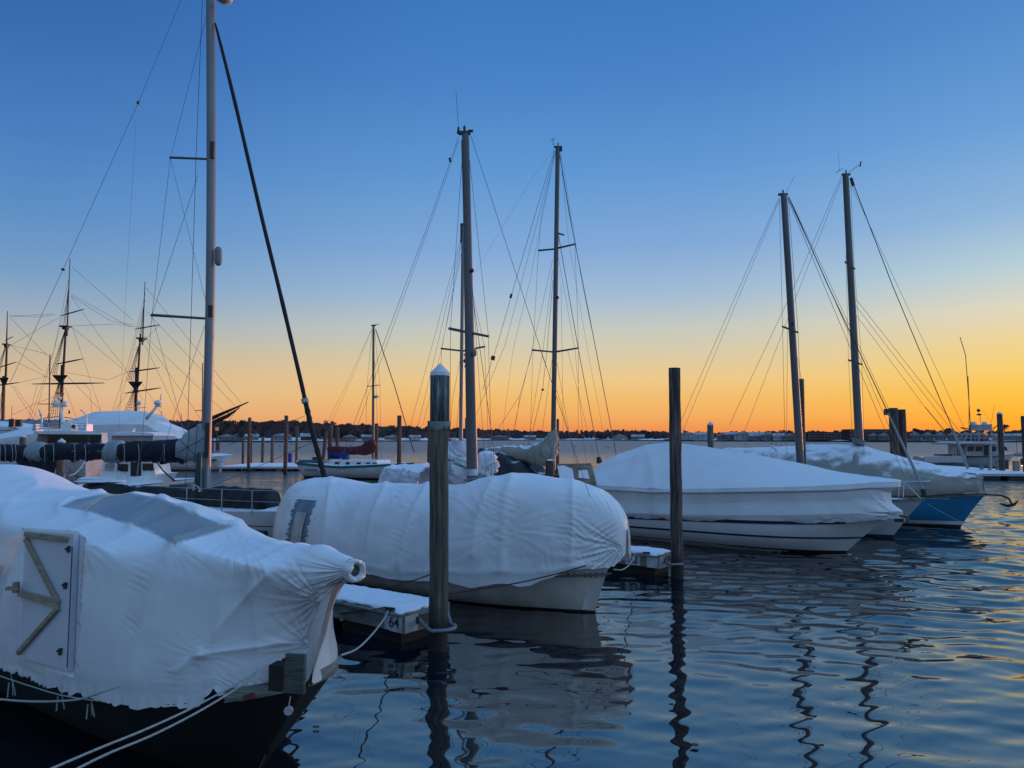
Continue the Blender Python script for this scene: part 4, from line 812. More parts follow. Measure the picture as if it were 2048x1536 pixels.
# ================================================================ pilings and docks
def piling(px,ytop,Y,r,label,m='pile_red',cap=None,lean=0,zb=-1.2,snow=False,ybase=None,name='wood_piling',group='wooden pilings',wob=.06):
    tp=at(px,ytop,Y); 
    t=thing(name,label,'piling',(tp.x,Y,0),group=group)
    n=22 if Y<25 else 12; rows=[]; K=26 if Y<25 else 10; sd=px*.13
    for k in range(K+1):
        f=k/K; zz=zb+(tp.z-zb)*f; dx=lean*(1-f)
        rows.append([(tp.x+dx+r*(1.06-.06*f)*(1+wob*fbm((math.cos(a)*1.5,math.sin(a)*1.5,zz*.9),1,sd))*math.cos(a)+.02*fbm((0,0,zz*.4),1,sd),Y+r*(1.06-.06*f)*(1+wob*fbm((math.cos(a)*1.5,math.sin(a)*1.5,zz*.9),1,sd))*math.sin(a),zz) for a in [2*math.pi*q/n for q in range(n)]])
    mb=MB(); mb.grid(rows,True); mb.add(rows[-1]+[(tp.x,Y,tp.z+.01)],[(q,(q+1)%n,n) for q in range(n)]); o=mb.build('shaft',m,t,True); edge(o,60)
    if cap:
        hgt,mm=cap; mb=MB(); R=r*1.08
        G=[[(tp.x+rr*math.cos(a),Y+rr*math.sin(a),tp.z+zz) for a in [2*math.pi*q/24 for q in range(24)]] for rr,zz in ((R,-.015),(R,.04),(R*.02,hgt))]
        mb.grid(G,True); mb.build('cone_cap',mm,t); 
    if snow:
        MB().sph((tp.x,Y,tp.z),r*.9,8,(1,1,.35)).build('snow_cap','snow',t,True)
    return t
# near capped piling with sleeve, pale band and cable hoop
tn=piling(880,750,12.6,.155,'tall green brown piling with a white cone cap beside the dock marked 64','pile_near',(.205,'cap'),wob=.09)
def ring(t,px,y0,y1,Y,r,m,name,jag=.0,n=40):
    a0=at(px,y0,Y); z0=at(px,y1,Y).z; rr=random.Random(2)
    G=[]
    for zz,rad,j in ((z0,r*.985,jag),(z0,r,jag),(a0.z,r,0),(a0.z,r*.985,0)):
        G.append([(a0.x+rad*math.cos(2*math.pi*q/n),Y+rad*math.sin(2*math.pi*q/n),zz+j*rr.uniform(-1,1)) for q in range(n)])
    mb=MB(); mb.grid(G,True); return mb.build(name,m,t,True)
ring(tn,880,751,845,12.6,.166,'pile_top','sleeve'); ring(tn,880,843,860,12.6,.172,'band','pale_band',.006)
piling(1348,736,19.0,.148,'dark brown flat topped piling beside the dock marked 62','pile_red',wob=.07)
ring(bpy.data.objects['wood_piling.001'],1348,735,748,19.0,.158,'pile_top','top_band') if False else None
piling(1421,850,40,.165,'capped blue green piling standing beyond the peaked white cover','pile_top',(.2,'cap'))
piling(1599,758,30,.165,'flat topped piling rising beside the pale grey mast behind the cruiser','pile_red',wob=.05)
tw=piling(1786,816,34,.19,'left post of the twin pilings behind the blue sailboat','pile_red')
piling(1803,819,34.3,.17,'right post of the twin pilings behind the blue sailboat','pile_red')
MB().box(at(1776,824,33.9),(.3,.2,.28)).build('bracket','dark',tw)
piling(1999,828,66,.22,'tall dark capped piling by the fishing boat dock','pile_red',(.22,'cap'))
piling(2047,832,64,.22,'dark piling cut off by the right edge of the photo','pile_red')
for px,yt,Y,r,lb in ((499.5,835,78,.17,'tall reddish piling left of the floating dock, with a lit edge'),(487,873,95,.16,'short thin piling just left of the tall reddish one'),(503,870,97,.15,'short piling with snow just right of the tall reddish one'),(526,873,92,.18,'short reddish piling on the back of the floating dock'),
    (545,871,92,.19,'short reddish piling with a lamp, second on the floating dock'),(573,831,74,.19,'tallest reddish piling at the front of the floating dock'),(594,852,88,.16,'thin piling at the right end of the floating dock'),(437,885,100,.2,'short piling behind the sport cruiser bow'),
    (661,850,73,.22,'thick piling left of the maroon sail cover'),(675,854,75,.18,'thinner piling beside the thick one at the maroon sail cover'),(753,847,72,.19,'piling touching the slim mast of the turquoise striped sailboat'),(799,831,56,.165,'tall piling between the turquoise striped sailboat and the snowy cockpit cover'),
    (935,836,40,.12,'thin piling between the two masts beside the capped piling'),(1113,838,38,.13,'piling right of the mast with the beige sail cover'),(859,842,60,.15,'piling just left of and behind the near capped piling')):
    piling(px,yt,Y,r,lb,'pile_far' if Y>50 else 'pile_red')
piling(652,862,72,.17,'leaning piling left of the maroon sail cover','pile_far',lean=-.45)
piling(1100,921,30,.17,'thick short dark piling below the beige sail cover','pile_red',snow=True)
piling(46,874,52,.19,'short piling with a cap left of the white motor yacht','pile_far',(.2,'cap'))
t_=piling(123,884,42,.19,'capped piling in front of the white motor yacht bow','pile_far',(.22,'cap')); ring(t_,123,944,975,42,.2,'pile_top','sleeve')
def finger(name,cornerpx,z_,w,Lg,num,label,numt,hooppx,hoopY,R):
    c=onz(cornerpx[0],cornerpx[1],z_); t=thing(name,label,'dock',(c.x,c.y,0),AX,group='numbered finger docks')
    # local x forward (towards end), y: near side at y=0, far side at y=+w
    b=MB(); b.box((-Lg/2,.03,z_-.20),(Lg,.05,.26)); o=b.build('side_board','paint' if False else 'wood',t,local=True); bevel(o,.006)
    b=MB(); b.box((-Lg/2,w-.03,z_-.20),(Lg,.05,.26)); b.build('side_board','wood',t,local=True)
    b=MB(); b.box((.0,w/2,z_-.20),(.06,w-.002,.30)); b.build('end_board','wood',t,local=True)
    n=int(Lg/.145); b=MB(); r=random.Random(3)
    for k in range(n): b.box((-.07-k*.145,w/2+r.uniform(-.008,.008),z_-.045),(.135,w+.10,.035))
    b.build('deck_planks','wood',t,local=True)
    b=MB(); b.box((-.16,-.005,z_-.20),(.30,.035,.27)); b.box((.04,.16,z_-.20),(.035,.30,.27)); o=b.build('corner_plate','paint',t,local=True); bevel(o,.004)
    b=MB(); b.box((numt,-.008,z_-.19),(.42,.02,.26)); pl=b.build('number_plate','paint',t,local=True)
    text(num,'number','letter',pl,frame(TW(t,numt+.03,-.022,z_-.19),TW(t,1,0,0)-TW(t,0,0,0)),.25,.003)
    # floats below
    for k in range(3): MB().box((-.9-k*Lg/3,w/2,-.02),(1.5,w*.8,.5)).build('float','darkwood',t,local=True)
    FOOT=[(.8+.62*q_,w*(.38 if q_%2 else .62)+.04*math.sin(q_*2.1)) for q_ in range(10)]
    # snow
    G=[];nx,ny=110,26
    for i in range(nx+1):
        row=[]
        for j in range(ny+1):
            x=.03-Lg*i/nx; y=(.03 if x<-.2 else .0)+(w-.05)*j/ny; e=min(1,min(j,ny-j)/4); e2=min(1,i/5)
            if j in(0,1,2,ny-2,ny-1,ny): y+=.07*fbm((x*3.5,j,0),1)*(1 if j else 1)+(.03 if j==0 else -.03)
            if i==0: x-=.10*abs(fbm((0,y*5,0),1,4))+.05
            h=.07*(e**.5)*(e2**.5)*(1+.45*fbm((x,y,0),2.2)); h-=.028*sum(math.exp(-(((x+fx)/.16)**2+((y-fy)/.07)**2)) for fx,fy in FOOT); row.append((x,y,z_-.028+h+.004))
        G.append(row)
    grid_obj(np.array(G),'snow_layer','snow',t)
    # cable hoop round the piling
    pc=Vector((at(hooppx,1200,hoopY).x,hoopY,z_-.16)); a=TW(t,.03,w*.30,z_-.16); b2=TW(t,.03,w*.94,z_-.16); d=Vector((.8,-.6,0)); s=Vector((.6,.8,0))
    pts=[a]+[pc+d*(R*math.cos(q))+s*(R*math.sin(q)) -Vector((0,0,.03)) for q in np.linspace(-1.5,1.5,9)]+[b2]
    rope(t,'hoop_pipe',pts,.032,'hose',4)
    MB().box(TW(t,.05,w*.5,z_-.16),(.05,w*.55,.12),rz=AX).build('hoop_bracket','dark',t)
    MB().box(TW(t,-.33,.02,z_+.02),(.16,.05,.03),rz=AX+.3).tube([TW(t,-.42,.0,z_+.03),TW(t,-.24,.04,z_+.035)],.018,6).build('cleat','dark',t)
    return t
finger('finger_dock',(806,1226),.56,1.15,8,'64','snow covered wooden finger dock marked 64, nearest the camera',-.22,880,12.6,.26)
finger('finger_dock',(1316,1110),.55,1.0,8,'62','snow covered wooden finger dock marked 62 beside the brown piling',-.72,1348,19.0,.22)
def flat_dock(name,px0,px1,Y0,Y1,z_,label,bits=()):
    x0=(px0-1024)/F*Y0; x1=(px1-1024)/F*Y0; t=thing(name,label,'dock',((x0+x1)/2,Y0,0),group='floating docks beyond the slips'); w=x1-x0; d=Y1-Y0
    MB().box((0,d/2,z_-.12),(w,d,.2)).build('edge_boards','paint',t,local=True)
    for k in range(int(w/2.2)): MB().box((-w/2+1.1+k*2.2,.8,z_-.42),(1.5,1.6,.4)).build('float','darkwood',t,local=True)
    G=[[( -w/2+w*i/20,d*j/6,z_-.015+.06*(1 if 0<j<6 else 0)+.05*fbm((i,j,0),.5)*(1 if 0<j<6 else 0)) for j in range(7)] for i in range(21)]
    grid_obj(np.array(G),'snow_layer','snow',t); return t
flat_dock('floating_dock',440,600,80,92,.5,'long low snowy floating dock with tall reddish pilings')
flat_dock('floating_dock',1950,2120,62,84,.6,'snowy dock in front of the fishing boat at the right edge')
flat_dock('floating_dock',75,210,44,58,.45,'snow covered dock below the white motor yacht bow')
def bitt(px,py,Y,w,h,m,label,name='dock_box',cat='box'):
    o=MB().box(at(px,py,Y)+Vector((0,0,h/2)),(w,w*.8,h)).box(at(px,py,Y)+Vector((0,0,h+.03)),(w*1.15,w*.95,.06)).build(name,m); setp(o,label,cat); bevel(o,.02,1)
bitt(2033,948,66,.45,1.1,'lumber','orange brown wooden box standing on the right hand dock'); bitt(2014,938,68,.25,.75,'dark','dark bollard on the right hand dock left of the orange box','bollard','bollard'); bitt(2044,931,72,.2,.6,'dark','small dark bollard at the right edge of the dock','bollard','bollard')
bitt(580,925,84,.4,.95,'blue','small blue pump box on the long floating dock')
# ================================================================ sailboat H with the tall silver mast
def boat_h():
    Y=26.0; M0=at(412,1000,Y); t=thing('sailboat','white decked sailboat with the tallest silver mast and navy sail cover','boat',(M0.x,M0.y,0),AX)
    G=hull(15,1.9,1.42,1.16,1.15,rake=1.2,transom=.7,nst=34,nk=12,wl=.88,fwd=7.0)
    grid_obj(G,'hull','white',t); deck(G,'deck',t,camber=.12); endcap(G,'transom','white',t); strip(G,.86,.885,'cove_line','blackline',t); strip(G,-.3,.08,'boot_stripe','blackline',t)
    q=lambda x,y,z:TW(t,x,y,z)
    mb=MB(); mb.tube([q(4.75,-1.36,.72),q(5.25,-1.22,.72)],.10,10); o=mb.build('hull_port','blackline',t)
    # coach roof with snow
    ST=[(3.4,[(.25,1.2),(.25,1.35),(.12,1.45),(0,1.47)]),(2.6,[(.75,1.2),(.72,1.45),(.4,1.56),(0,1.58)]),(0,[(1.1,1.15),(1.05,1.35),(.6,1.42),(0,1.45)]),(-3,[(1.15,1.15),(1.1,1.4),(.6,1.48),(0,1.5)]),(-4,[(1.1,1.15),(1.05,1.4),(.6,1.5),(0,1.5)])]
    grid_obj(tarp(ST,nu=5,nv=3,sag=0,bumpy=.04,seed=4),'coach_roof','snow',t)
    # rolled black covers lying over the deck
    bundle(t,'black_deck_cover',[q(-7.2,-.7,1.45),q(-6,-1,1.5),q(-4.4,-1.1,1.48),q(-3.0,-1.1,1.45)],[.32,.40,.40,.36],'blackcover',n=16,lump=.22,seed=2,vs=.8)
    bundle(t,'black_deck_cover',[q(-3.4,-.9,1.42),q(-2,-1.0,1.46),q(-.2,-1.0,1.46),q(1.2,-.9,1.44)],[.34,.42,.42,.38],'blackcover',n=16,lump=.22,seed=5,vs=.85)
    bundle(t,'black_deck_cover',[q(.9,-.7,1.5),q(2.2,-.7,1.54),q(3.4,-.65,1.56),q(4.3,-.55,1.56),q(4.55,-.5,1.56)],[.34,.40,.42,.42,.36],'blackcover',n=16,lump=.18,seed=8,vs=.95)
    MB().sph(q(-5.6,-1.05,1.86),.5,8,(2,1,.14)).build('snow_patch','snow',t,True)
    # lifelines
    for x,y in ((1.6,-1.62),(3.3,-1.45),(4.5,-1.2),(5.6,-.85),(6.3,-.55),(3.3,1.45),(5.2,1.0)):
        o=MB().tube([q(x,y,1.25),q(x,y,1.95)],.018,6).build('stanchion','steel',t)
    MB().tube([q(-2,-1.8,1.9),q(1.6,-1.62,1.93),q(3.3,-1.45,1.95),q(4.5,-1.2,1.95),q(5.6,-.85,1.96),q(6.9,-.2,2.0),q(6.9,.2,2.0),q(5.2,1.0,1.95)],.012,5).build('lifeline','steel',t)
    MB().tube([q(-2,-1.8,1.58),q(1.6,-1.62,1.6),q(3.3,-1.45,1.62),q(4.5,-1.2,1.62),q(5.6,-.85,1.62),q(6.8,-.25,1.64)],.009,5).build('lifeline','steel',t)
    wp=TW(t,.9,-1.0,1.75); MB().tube([wp+Vector((.22*math.cos(a),0,.22*math.sin(a))) for a in np.linspace(0,6.28,17)],.02,6,cap=False).tube([wp+Vector((0,0,.22)),wp-Vector((0,0,.4))],.03,6).box(wp+Vector((.25,0,-.1)),(.12,.1,.3)).build('winch_wheel','steel',t)
    mp=[tuple(at(*q_,Y)) for q_ in ((411,1008),(414,860),(418.5,690),(421.5,513),(422.5,250),(421,-60))]; P3=cat1(np.array(mp),6); mb=MB(); mb.tube([tuple(q_) for q_ in P3],9.0*Y/F,16); m_=mb.build('mast','alu',t,True); edge(m_,50)
    MB().tube([at(440,508,Y-.2),at(440,497,Y-.2)],.1,12).build('none','white',m_) if False else None
    rd=MB(); rd.tube([at(436.5,531,Y-.15),at(436.5,528,Y-.15),at(436.5,521,Y-.15),at(436.5,504,Y-.15),at(436.5,497,Y-.15),at(436.5,494,Y-.15)],[.06,.11,.13,.13,.11,.06],12); rd.build('radar_reflector','hose',m_,True)
    rd=MB(); rd.sph(at(448,-3,Y-.3),.30,10,(1,1,.55)); rd.build('radar_dome','white',m_,True)
    spar(m_,'spreader',(340,315,Y+.4),(415,318,Y),5,5,'alud',8); spar(m_,'spreader',(303,630,Y+.5),(411,637,Y),6,5,'alud',8)
    MB().box(at(425,300,Y-.15),(.14,.12,.6)).build('spreader_bracket','dark',m_); MB().box(at(422,622,Y-.15),(.16,.12,.4)).build('spreader_bracket','dark',m_)
    jib=[(430,46,Y-.1),(437,72,Y-.2),(470,205,Y-.7),(520,420,Y-1.6),(560,585,Y-2.4),(600,755,Y-3.3),(610,800,Y-3.5)]
    pts=[at(*p) for p in jib]; P3=cat1(np.array([tuple(p) for p in pts]),8); n=len(P3); rs=[(.03+.035*min(1,i/14))*(1+.12*fbm((i*.35,0,0),1)) for i in range(n)]
    MB().tube([tuple(p) for p in P3],rs,8).build('furled_jib','furl',m_,True)
    P3=cat1(np.array([tuple(at(*p)) for p in ((610,800,Y-3.5),(624,860,Y-3.8),(637,910,Y-4),(649,955,Y-4.2),(658,990,Y-4.3))]),10); rs=[.078*(1+.35*fbm((i*.9,0,0),1)) for i in range(len(P3))]
    MB().tube([tuple(p) for p in P3],rs,8).build('wrapped_jib_foot','furl',m_,True); MB().tube([at(609,797,Y-3.5),at(611,806,Y-3.5)],.11,8).build('jib_lashing','greycloth',m_)
    for nm,pts,w in (('shroud',[(405,-5,Y),(392,315,Y+.1),(374,900,Y+.2),(371,980,Y+.2)],1.5),('shroud',[(413,32,Y),(341,315,Y+.4),(304,630,Y+.5),(286,860,Y+.5),(280,930,Y+.5)],1.1),('shroud',[(396,350,Y),(304,630,Y+.5)],1.2),('shroud',[(304,632,Y+.5),(363,842,Y+.1),(380,905,Y)],1.0),
        ('shroud',[(410,650,Y),(342,850,Y-.4),(318,930,Y-.6)],1.1),('shroud',[(341,318,Y+.4),(381,480,Y),(412,605,Y)],.9),('backstay',[(362,0,Y+1.5),(277,205,Y+4),(128,535,Y+9),(20,765,Y+13)],1.1),('backstay',[(272,240,Y+4),(250,620,Y+4.5),(238,860,Y+5)],.5)):
        wire(m_,nm,pts,w)
    MB().tube([at(277,203,Y+4),at(276,208,Y+4)],.06,6).tube([at(127,537,Y+9),at(125,541,Y+9)],.08,6).build('insulator','dark',m_)
    wire(t,'furling_line',[(452,892,Y),(610,832,Y-3.4)],1.2,'dark'); wire(t,'furling_line',[(425,972,Y-.5),(500,940,Y-1.5),(632,882,Y-3.8)],1.3,'dark')
    # boom with sail in a navy cover, grey cloth at the mast
    Yb=lambda px: Y+ (408-px)/408*5.0
    B=lambda px,py: at(px,py,Yb(px))
    spar(t,'boom',(405,905,Y),(-60,900,Yb(-60)),5,4,'alu')
    bundle(t,'navy_sail_cover',[B(372,898),B(340,902),B(300,901),B(262,902),B(238,905)],[.36,.34,.31,.29,.24],'navy',n=18,lump=.24,seed=3,vs=1.15,droop=.35)
    bundle(t,'navy_sail_cover',[B(220,904),B(190,902),B(150,903),B(110,903),B(86,905)],[.25,.27,.27,.27,.25],'navy',n=18,lump=.24,seed=6,vs=1.1,droop=.3)
    bundle(t,'navy_sail_cover',[B(66,906),B(40,905),B(10,904),B(-40,903)],[.27,.28,.28,.27],'navy',n=18,lump=.24,seed=9,vs=1.1,droop=.4)
    bundle(t,'exposed_sail',[B(246,903),B(232,905),B(214,903)],[.28,.33,.28],'greycloth',n=14,lump=.25,seed=1); bundle(t,'exposed_sail',[B(92,904),B(76,906),B(60,905)],[.27,.32,.29],'greycloth',n=14,lump=.25,seed=4)
    # collar of sail rising at the mast
    G=[]
    for i in range(17):
        f=i/16; py_t=np.interp(f,[0,.45,.8,1],[884,858,846,850]); px=np.interp(f,[0,1],[352,412]); pyb=np.interp(f,[0,1],[915,930]); row=[]
        for k in range(20):
            a=2*math.pi*k/20; cy=(py_t+pyb)/2; hh=(pyb-py_t)/2; p=at(px,cy-hh*math.sin(a),Y+.25*math.cos(a)*(1-.2*f)); p=p+Vector((0,0,0))+Vector(((fbm(p,3,2))*.06,fbm(p,3,7)*.08,0)); row.append(tuple(p))
        G.append(row)
    mb=MB(); mb.grid(G,True); mb.add(G[0],[tuple(range(20))]); mb.add(G[-1],[tuple(range(20))[::-1]]); mb.build('sail_collar','greycloth',t,True)
    mb=MB()
    for a,b in (((360,880),(405,925)),((380,850),(372,925)),((356,905),(410,875)),((395,852),(388,932))): mb.tube([at(a[0],a[1],Y-.32),at((a[0]+b[0])/2,(a[1]+b[1])/2,Y-.36),at(b[0],b[1],Y-.32)],.012,5)
    mb.build('sail_lashing','dark',t)
    mb=MB()
    for px in (12,22,36,43,100,118,160,181,258,287,337): mb.tube([B(px,888)-Vector((0,.38,0)),B(px+3,905)-Vector((0,.42,0)),B(px+1,922)-Vector((0,.38,0))],.014,5)
    mb.build('sail_ties','rope',t)
    G=[]
    for i in range(15):
        px=32+ (112-32)*i/14; row=[]
        for k in range(8):
            f=k/7; py=912+f*np.interp(px,[32,60,95,112],[12,50,58,20]); p=at(px,py,Yb(px)-.25+.1*math.sin(px*.25+f)); row.append(tuple(p))
        G.append(row)
    mb=MB(); mb.grid(G); o=mb.build('hanging_cover','navy',t,True); md=o.modifiers.new('s','SOLIDIFY'); md.thickness=.03
    mb=MB(); mb.tube([at(402,905,Y-.3),at(399,960,Y-.3),at(400,1004,Y-.3)],[.13,.16,.1],10); mb.build('mast_foot_cover','green',t,True)
    MB().tube([at(401,1003,Y-.5),at(403,900,Y-.4)],.022,6).build('spinnaker_pole','alu',m_); MB().tube([at(415,1004,Y-.5),at(416,930,Y-.4)],.02,6).build('halyard_tail','rope',m_)
    MB().box(at(415,880,Y-.25),(.16,.1,1.2)).build('sail_track','dark',m_)
    return t
boat_h()
# ================================================================ sailboat G (snowy heap) and C (beige cover)
def boat_g():
    Y=26.5; M0=at(923,900,Y); t=thing('sailboat','sailboat buried in snowy white covers behind the hooped wrap','boat',(M0.x,M0.y,0),AX)
    G=hull(8.3,1.5,1.35,1.15,1.1,rake=1.0,transom=.8,nst=26,nk=10,fwd=4.6); grid_obj(G,'hull','white',t); deck(G,'deck',t,camber=.2); endcap(G,'transom','white',t)
    q=lambda x,y,z:TW(t,x,y,z)
    m_=spar(t,'mast',(921,925,Y),(926.5,452,Y),8,7,'alu'); MB().box(at(924,466,Y),(.12,.1,.7)).build('mast_bracket','dark',m_)
    spar(m_,'spreader',(882,697,Y+.4),(926,702,Y),4,4,'alud',6); spar(m_,'spreader',(926,702,Y),(970,693,Y-.4),4,4,'alud',6)
    MB().sph(at(931,722,Y-.2),.08,8).tube([at(928,708,Y-.2),at(935,715,Y-.2),at(930,735,Y-.2)],.03,6).build('radar_bracket','dark',m_)
    for nm,p,w in (('backstay',[(923,470,Y),(862,700,Y+1.4),(818,862,Y+2.4),(800,910,Y+2.8)],.8),('backstay',[(923,480,Y),(875,690,Y+1.2),(829,880,Y+2)],.8),('backstay',[(924,480,Y),(885,690,Y+1),(846,850,Y+1.6)],.7),('shroud',[(924,500,Y),(883,697,Y+.4),(880,900,Y+.5)],.8),('shroud',[(926,500,Y),(969,694,Y-.4),(978,905,Y-.5)],.9),
        ('forestay',[(928,470,Y),(952,640,Y-.8),(985,880,Y-1.8),(992,960,Y-2)],1.5),('shroud',[(922,710,Y),(905,800,Y+.3),(895,925,Y+.4)],.8),('shroud',[(922,760,Y),(909,900,Y+.3)],.8),('shroud',[(928,710,Y),(952,860,Y-.3),(962,930,Y-.4)],.8)): wire(m_,nm,p,w)
    B=lambda px,py,d=0: at(px,py,Y+d)
    bundle(t,'snowy_sail_cover',[B(906,960),B(902,935),B(910,912,.2),B(925,896,.2),B(934,880,.3)],[.22,.45,.5,.42,.12],'canvaswhite',n=22,lump=.35,seed=2,vs=1)
    bundle(t,'snowy_sail_cover',[B(918,970,-.5),B(925,945,-.5),B(936,920,-.4)],[.35,.45,.35],'canvaswhite',n=22,lump=.35,seed=7,vs=1)
    bundle(t,'snowy_bundle',[B(948,970,-1.2),B(960,942,-1.2),B(975,928,-1.2),B(981,950,-1.2)],[.3,.42,.38,.25],'canvaswhite',n=20,lump=.35,seed=12,vs=1)
    for i,(px,py,s) in enumerate(((950,975,.22),(975,972,.2),(930,985,.25),(965,985,.2))): MB().sph(B(px,py,-2.2),s,8,(1.6,1,.7)).build('snow_heap','snow',t,True)
    MB().tube([B(985,962,-1.5),B(992,955,-1.5),B(998,968,-1.5)],.04,6).box(B(960,965,-2),(.3,.1,.2)).build('deck_gear','dark',t)
    # snowy cockpit cover aft
    c=[(-1.0,[(1.2,1.35),(1.22,1.7),(1.15,2.2),(.8,2.5),(0,2.55)]),(-1.8,[(1.25,1.4),(1.28,1.75),(1.2,2.25),(.8,2.55),(0,2.6)]),(-2.7,[(1.2,1.4),(1.2,1.75),(1.1,2.3),(.8,2.5),(0,2.5)]),(-3.2,[(1.0,1.6),(1.0,1.85),(.9,2.2),(.6,2.4),(0,2.42)])]
    grid_obj(tarp(c,nu=8,nv=6,sag=.12,bumpy=.14,creases=[(-1.8,-1.2,2.2,.8,12,.09,2),(-2.6,-1.1,2.3,.6,14,.08,4),(-1.2,-1.2,1.8,.7,12,.08,5)],seed=3),'cockpit_cover','canvaswhite',t)
    MB().tube([q(-.6,-1.5,1.5),q(-3.2,-1.45,1.5)],.035,6).build('stern_rail','steel',t); MB().tube([q(-.6,-1.5,1.15),q(-3.3,-1.5,1.15),q(-3.7,-.9,1.15)],.03,6).build('lower_stern_rail','steel',t)
    MB().tube([q(-.6,-1.45,.9),q(-3.6,-1.3,.9)],.03,6).build('rub_rail','steel',t)
    # plywood shelter forward
    A=at(1113,928,25.5);Bp=at(1187,926,24.8);C=at(1192,972,24.2);Dp=at(1120,972,25.0); nrm=Vector((-.3,-.9,.3)).normalized()*.05
    fr_=lambda u,v,o=0:(Dp.lerp(C,u)).lerp(A.lerp(Bp,u),v)+nrm*o
    mb=MB(); mb.add([fr_(0,0),fr_(1,0),fr_(.92,1),fr_(0,1),fr_(0,0,-6),fr_(1,0,-6),fr_(.92,1,-6),fr_(0,1,-6)],[(0,1,2,3),(7,6,5,4),(0,4,5,1),(1,5,6,2),(2,6,7,3),(3,7,4,0)]); sh=mb.build('plywood_shelter','ply',t)
    mb=MB(); mb.add([fr_(.04,.1,.4),fr_(.45,.05,.5),fr_(.42,.75,.4),fr_(.2,.92,.4),fr_(.02,.9,.4)],[(0,1,2,3,4)]); mb.add([fr_(.56,.35,.4),fr_(.86,.3,.4),fr_(.82,.7,.4),fr_(.58,.68,.4)],[(0,1,2,3)]); mb.build('snow_patch','snow',sh)
    return t
boat_g()
def boat_c():
    Y=35.0; M0=at(1106,920,Y); t=thing('sailboat','large sailboat with a sagging beige sail cover and black tarpaulin over its cabin','boat',(M0.x,M0.y,0),AX)
    G=hull(12.5,1.8,1.6,1.3,1.25,rake=1.1,transom=.75,nst=26,nk=10,fwd=4.4); grid_obj(G,'hull','white',t); deck(G,'deck',t,camber=.15); endcap(G,'transom','white',t)
    m_=spar(t,'mast',(1106,940,Y),(1115.5,295,Y),11,9,'alud'); masthead(m_,1116,294,Y,1.1)
    MB().tube([at(1107,291,Y),at(1106,280,Y)],.015,5).tube([at(1102,281,Y),at(1110,277,Y)],.015,5).build('wind_vane','dark',m_); MB().tube([at(1122,296,Y),at(1122,302,Y)],.07,6).build('masthead_block','dark',m_)
    for a,b in (((1077,501,Y+.6),(1110,498,Y)),((1112,497,Y),(1151,488,Y-.6)),((1065,700,Y+.8),(1107,704,Y)),((1109,704,Y),(1157,696,Y-.8)),((1117,467,Y),(1128,470,Y-.3))): spar(m_,'spreader',a,b,4.2,3.6,'alud',6)
    MB().sph(at(1115,595,Y-.1),.08,6).build('steaming_light','dark',m_)
    W_=[('backstay',[(1108,300,Y),(1062,360,Y+1),(950,545,Y+3)],.5),('backstay',[(1109,300,Y),(1070,430,Y+1),(1023,590,Y+2.2),(996,685,Y+3),(965,780,Y+4)],1.1),('backstay',[(1110,302,Y),(1078,430,Y+1),(1010,690,Y+3),(950,835,Y+4.5)],.8),('shroud',[(1111,304,Y),(1083,430,Y+.4),(1077,500,Y+.6),(1066,700,Y+.8),(1060,890,Y+1)],.8),
        ('shroud',[(1105,520,Y),(1078,640,Y+.5),(1040,800,Y+1.5),(1020,890,Y+2)],.8),('shroud',[(1105,540,Y),(1086,700,Y+.5),(1060,860,Y+.9),(1055,900,Y+1)],.8),('shroud',[(1106,560,Y),(1094,700,Y+.3),(1085,780,Y+.4),(1064,868,Y+.8)],1.1),('shroud',[(1065,702,Y+.8),(1040,790,Y+1.6),(990,868,Y+2.6)],.9),('shroud',[(1040,792,Y+1.6),(1026,880,Y+1.8)],.8),
        ('shroud',[(1082,705,Y+.5),(1104,765,Y+.1)],.8),('shroud',[(1104,720,Y),(1080,895,Y+.4)],.8),
        ('shroud',[(1118,300,Y),(1150,488,Y-.6),(1157,697,Y-.8),(1156,880,Y-.9)],.8),('forestay',[(1118,302,Y),(1139,430,Y-.4),(1192,700,Y-1.6),(1234,918,Y-2.5)],1.8),('forestay',[(1117,470,Y),(1127,528,Y-.2),(1157,700,Y-.8),(1199,922,Y-1.6)],1.7),
        ('shroud',[(1114,500,Y),(1150,700,Y-.6),(1166,870,Y-.9),(1172,925,Y-1)],.7),('shroud',[(1113,720,Y),(1132,830,Y-.3),(1150,925,Y-.5)],.8),('shroud',[(1114,780,Y),(1136,860,Y-.3),(1155,930,Y-.4)],.8),('halyard',[(1120,300,Y),(1137,480,Y-.3),(1175,700,Y-1),(1200,830,Y-1.4),(1215,920,Y-1.8)],.6),('halyard',[(1122,305,Y),(1163,560,Y-.6),(1200,740,Y-1.4),(1226,880,Y-2)],.6),('shroud',[(1122,570,Y),(1124,700,Y-.2),(1127,890,Y-.3)],.7),
        ('topping_lift',[(1109,310,Y),(1060,560,Y+1),(1026,700,Y+2),(1005,860,Y+3)],.6),('shroud',[(1135,700,Y-.5),(1160,800,Y-.7),(1190,925,Y-1.3)],.7)]
    for nm,p,w in W_: wire(m_,nm,p,w)
    MB().tube([at(1023,588,Y+2.2),at(1021,596,Y+2.2)],.07,6).tube([at(987,712,Y+3),at(985,720,Y+3)],.12,6).build('backstay_block','dark',m_)
    MB().tube([at(1085,778,Y+.4),at(1086,781,Y+.4)],.08,6).build('shroud_block','dark',m_)
    MB().tube([at(1197,914,Y-1.6),at(1200,926,Y-1.6)],[.1,.16],8).build('furling_drum','dark',m_)
    Yb=lambda px:Y+(1106-px)/160*2.6; B=lambda px,py: at(px,py,Yb(px))
    spar(t,'boom',(1106,908,Y),(948,912,Yb(948)),5,5,'alu')
